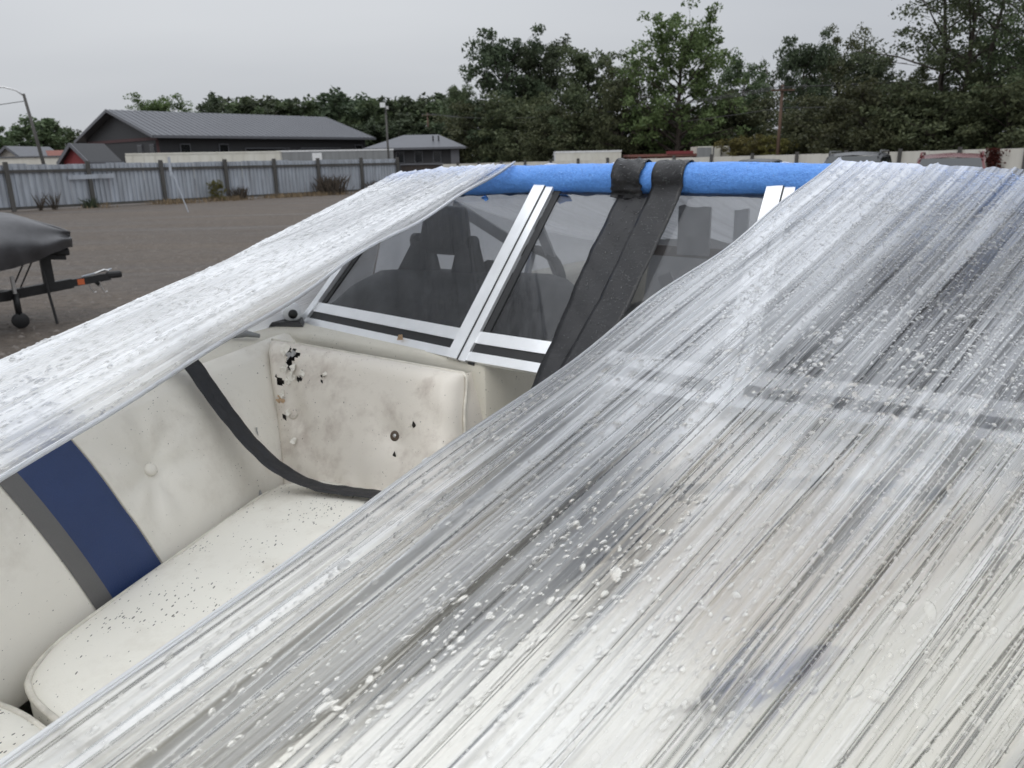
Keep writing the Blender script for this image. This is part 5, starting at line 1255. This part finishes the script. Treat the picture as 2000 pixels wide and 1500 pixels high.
# ---------------------------------------------------------------- rain drops
def drops(name, Pg, ng, k, rmin, rmax, rng, label, elong=(1.0, 1.9), hgt=.60, dens=None, power=2.6, seg=10, mat='water'):
    """flattened water domes strewn over a grid surface (boat coords)"""
    na_, nb_ = Pg.shape[:2]
    x = rng.random(k) * (na_ - 2); y = rng.random(k) * (nb_ - 2)
    if dens is not None:
        keep = rng.random(k) < dens(x / (na_ - 1), y / (nb_ - 1)); x, y = x[keep], y[keep]
    i = x.astype(int); j = y.astype(int); fx = (x - i)[:, None]; fy = (y - j)[:, None]
    c = (Pg[i, j] * (1 - fx) + Pg[i + 1, j] * fx) * (1 - fy) + (Pg[i, j + 1] * (1 - fx) + Pg[i + 1, j + 1] * fx) * fy
    nn = ng[i, j]; T = Pg[i, j + 1] - Pg[i, j]; T /= np.linalg.norm(T, axis=1)[:, None]; nn = nn - T * (nn * T).sum(1)[:, None]; nn /= np.linalg.norm(nn, axis=1)[:, None]; S_ = np.cross(nn, T)
    n_ = len(c); r = rmin + (rmax - rmin) * rng.random(n_) ** power; el = rng.uniform(*elong, n_)
    rot = rng.normal(size=n_) * .35; cs, sn = np.cos(rot)[:, None], np.sin(rot)[:, None]; T, S_ = T * cs + S_ * sn, S_ * cs - T * sn
    th = np.linspace(0, 2 * math.pi, seg, endpoint=False)
    lob = 1 + .14 * np.sin(2 * th[None] + rng.random(n_)[:, None] * 6.28) * rng.random(n_)[:, None] + .06 * np.sin(3 * th[None] + rng.random(n_)[:, None] * 6.28)
    V = [c + nn * (r * hgt)[:, None]]
    for rad, hh in ((.55, .86), (.90, .46), (1.0, -.03)):
        for q in range(seg):
            rr_ = (r * rad * lob[:, q])[:, None]; V.append(c + T * rr_ * el[:, None] * math.cos(th[q]) + S_ * rr_ * math.sin(th[q]) + nn * (r * hgt * hh)[:, None])
    nv_ = len(V); V = np.stack(V, 1).reshape(-1, 3); f = []
    for q in range(seg): f.append((0, 1 + q, 1 + (q + 1) % seg))
    fq = [(1 + l * seg + q, 1 + (l + 1) * seg + q, 1 + (l + 1) * seg + (q + 1) % seg, 1 + l * seg + (q + 1) % seg) for l in range(2) for q in range(seg)]
    off = np.arange(n_)[:, None, None] * nv_
    F = (np.array(f)[None] + off).reshape(-1, 3).tolist() + (np.array(fq)[None] + off).reshape(-1, 4).tolist()
    o = mk(name, W(V), F, mat); return tag(o, label, 'water drops', kind='stuff')
rd = np.random.default_rng(77)
MM = .001 / SCL
drops('rain_drops', P1, n1, 36000, .9 * MM, 3.0 * MM, rd, 'rain drops beaded over the wide port-side plastic sheet', dens=lambda x, y: .22 + .78 * y ** .9, power=2.2, seg=8)
drops('rain_drops', P1, n1, 12000, .6 * MM, 1.3 * MM, rd, 'fine rain specks over the wide port-side plastic sheet', power=1.2, seg=6)
drops('rain_drops', P1, n1, 330, 2.8 * MM, 5.4 * MM, rd, 'large merged rain drops on the wide port-side plastic sheet', elong=(1.0, 2.4), power=1.8, seg=12, hgt=.42)
drops('rain_drops', P2, n2, 12000, 1.2 * MM, 3.7 * MM, rd, 'rain drops crowding the narrow starboard plastic strip', power=1.8, seg=8)
drops('rain_drops', P2, n2, 200, 3.2 * MM, 5.5 * MM, rd, 'large merged rain drops on the narrow starboard plastic strip', elong=(1.0, 2.2), power=1.6, seg=12, hgt=.42)
# on tape, glass and noodle
def gn(G_, ref):
    n_ = surf_normals(G_); sg = np.sign((n_ * np.array(ref)).sum(-1)); n_[sg < 0] *= -1; return n_
for G_, k in ((GA, 520), (GB, 900), (GC, 300)):
    P_ = G_ + gn(G_, (-.75, 0, .6)) * .0008
    drops('rain_drops', P_, gn(G_, (-.75, 0, .6)), k, .7 * MM, 2.8 * MM, rd, 'rain drops beaded on the black tape', mat='water_dark', power=2.2, elong=(.8, 1.3))
for i in (0, 1):
    q, nn = ws_[i]; P_ = np.array([[q(u, v) + nn * .0027 for v in np.linspace(.13, .93, 20)] for u in np.linspace(.05, .95, 30)]); n_ = np.broadcast_to(nn, P_.shape)
    drops('rain_drops', P_, n_, (900, 2300)[i], .8 * MM, 2.2 * MM, rd, ('sparse rain drops on the starboard windshield pane', 'rain drops on the centre windshield pane')[i], power=2.0, elong=(.8, 1.6),
          dens=(lambda x, y: np.clip(.12 + x * 1.1 - .2, .05, 1)) if i == 0 else None, seg=8, hgt=.40)
Pn = np.array([[noodle_c(S) + (NR + .0006) * np.array([-math.sin(t), 0, math.cos(t)]) for t in np.linspace(-.6, 1.5, 14)] for S in np.linspace(1.95, 0, 90)])
drops('rain_drops', Pn, gn(Pn, (-.3, 0, 1)), 2600, .5 * MM, 1.8 * MM, rd, 'fine rain drops on the blue foam noodle', power=2.4, elong=(.8, 1.2), seg=8, mat='water_dark')
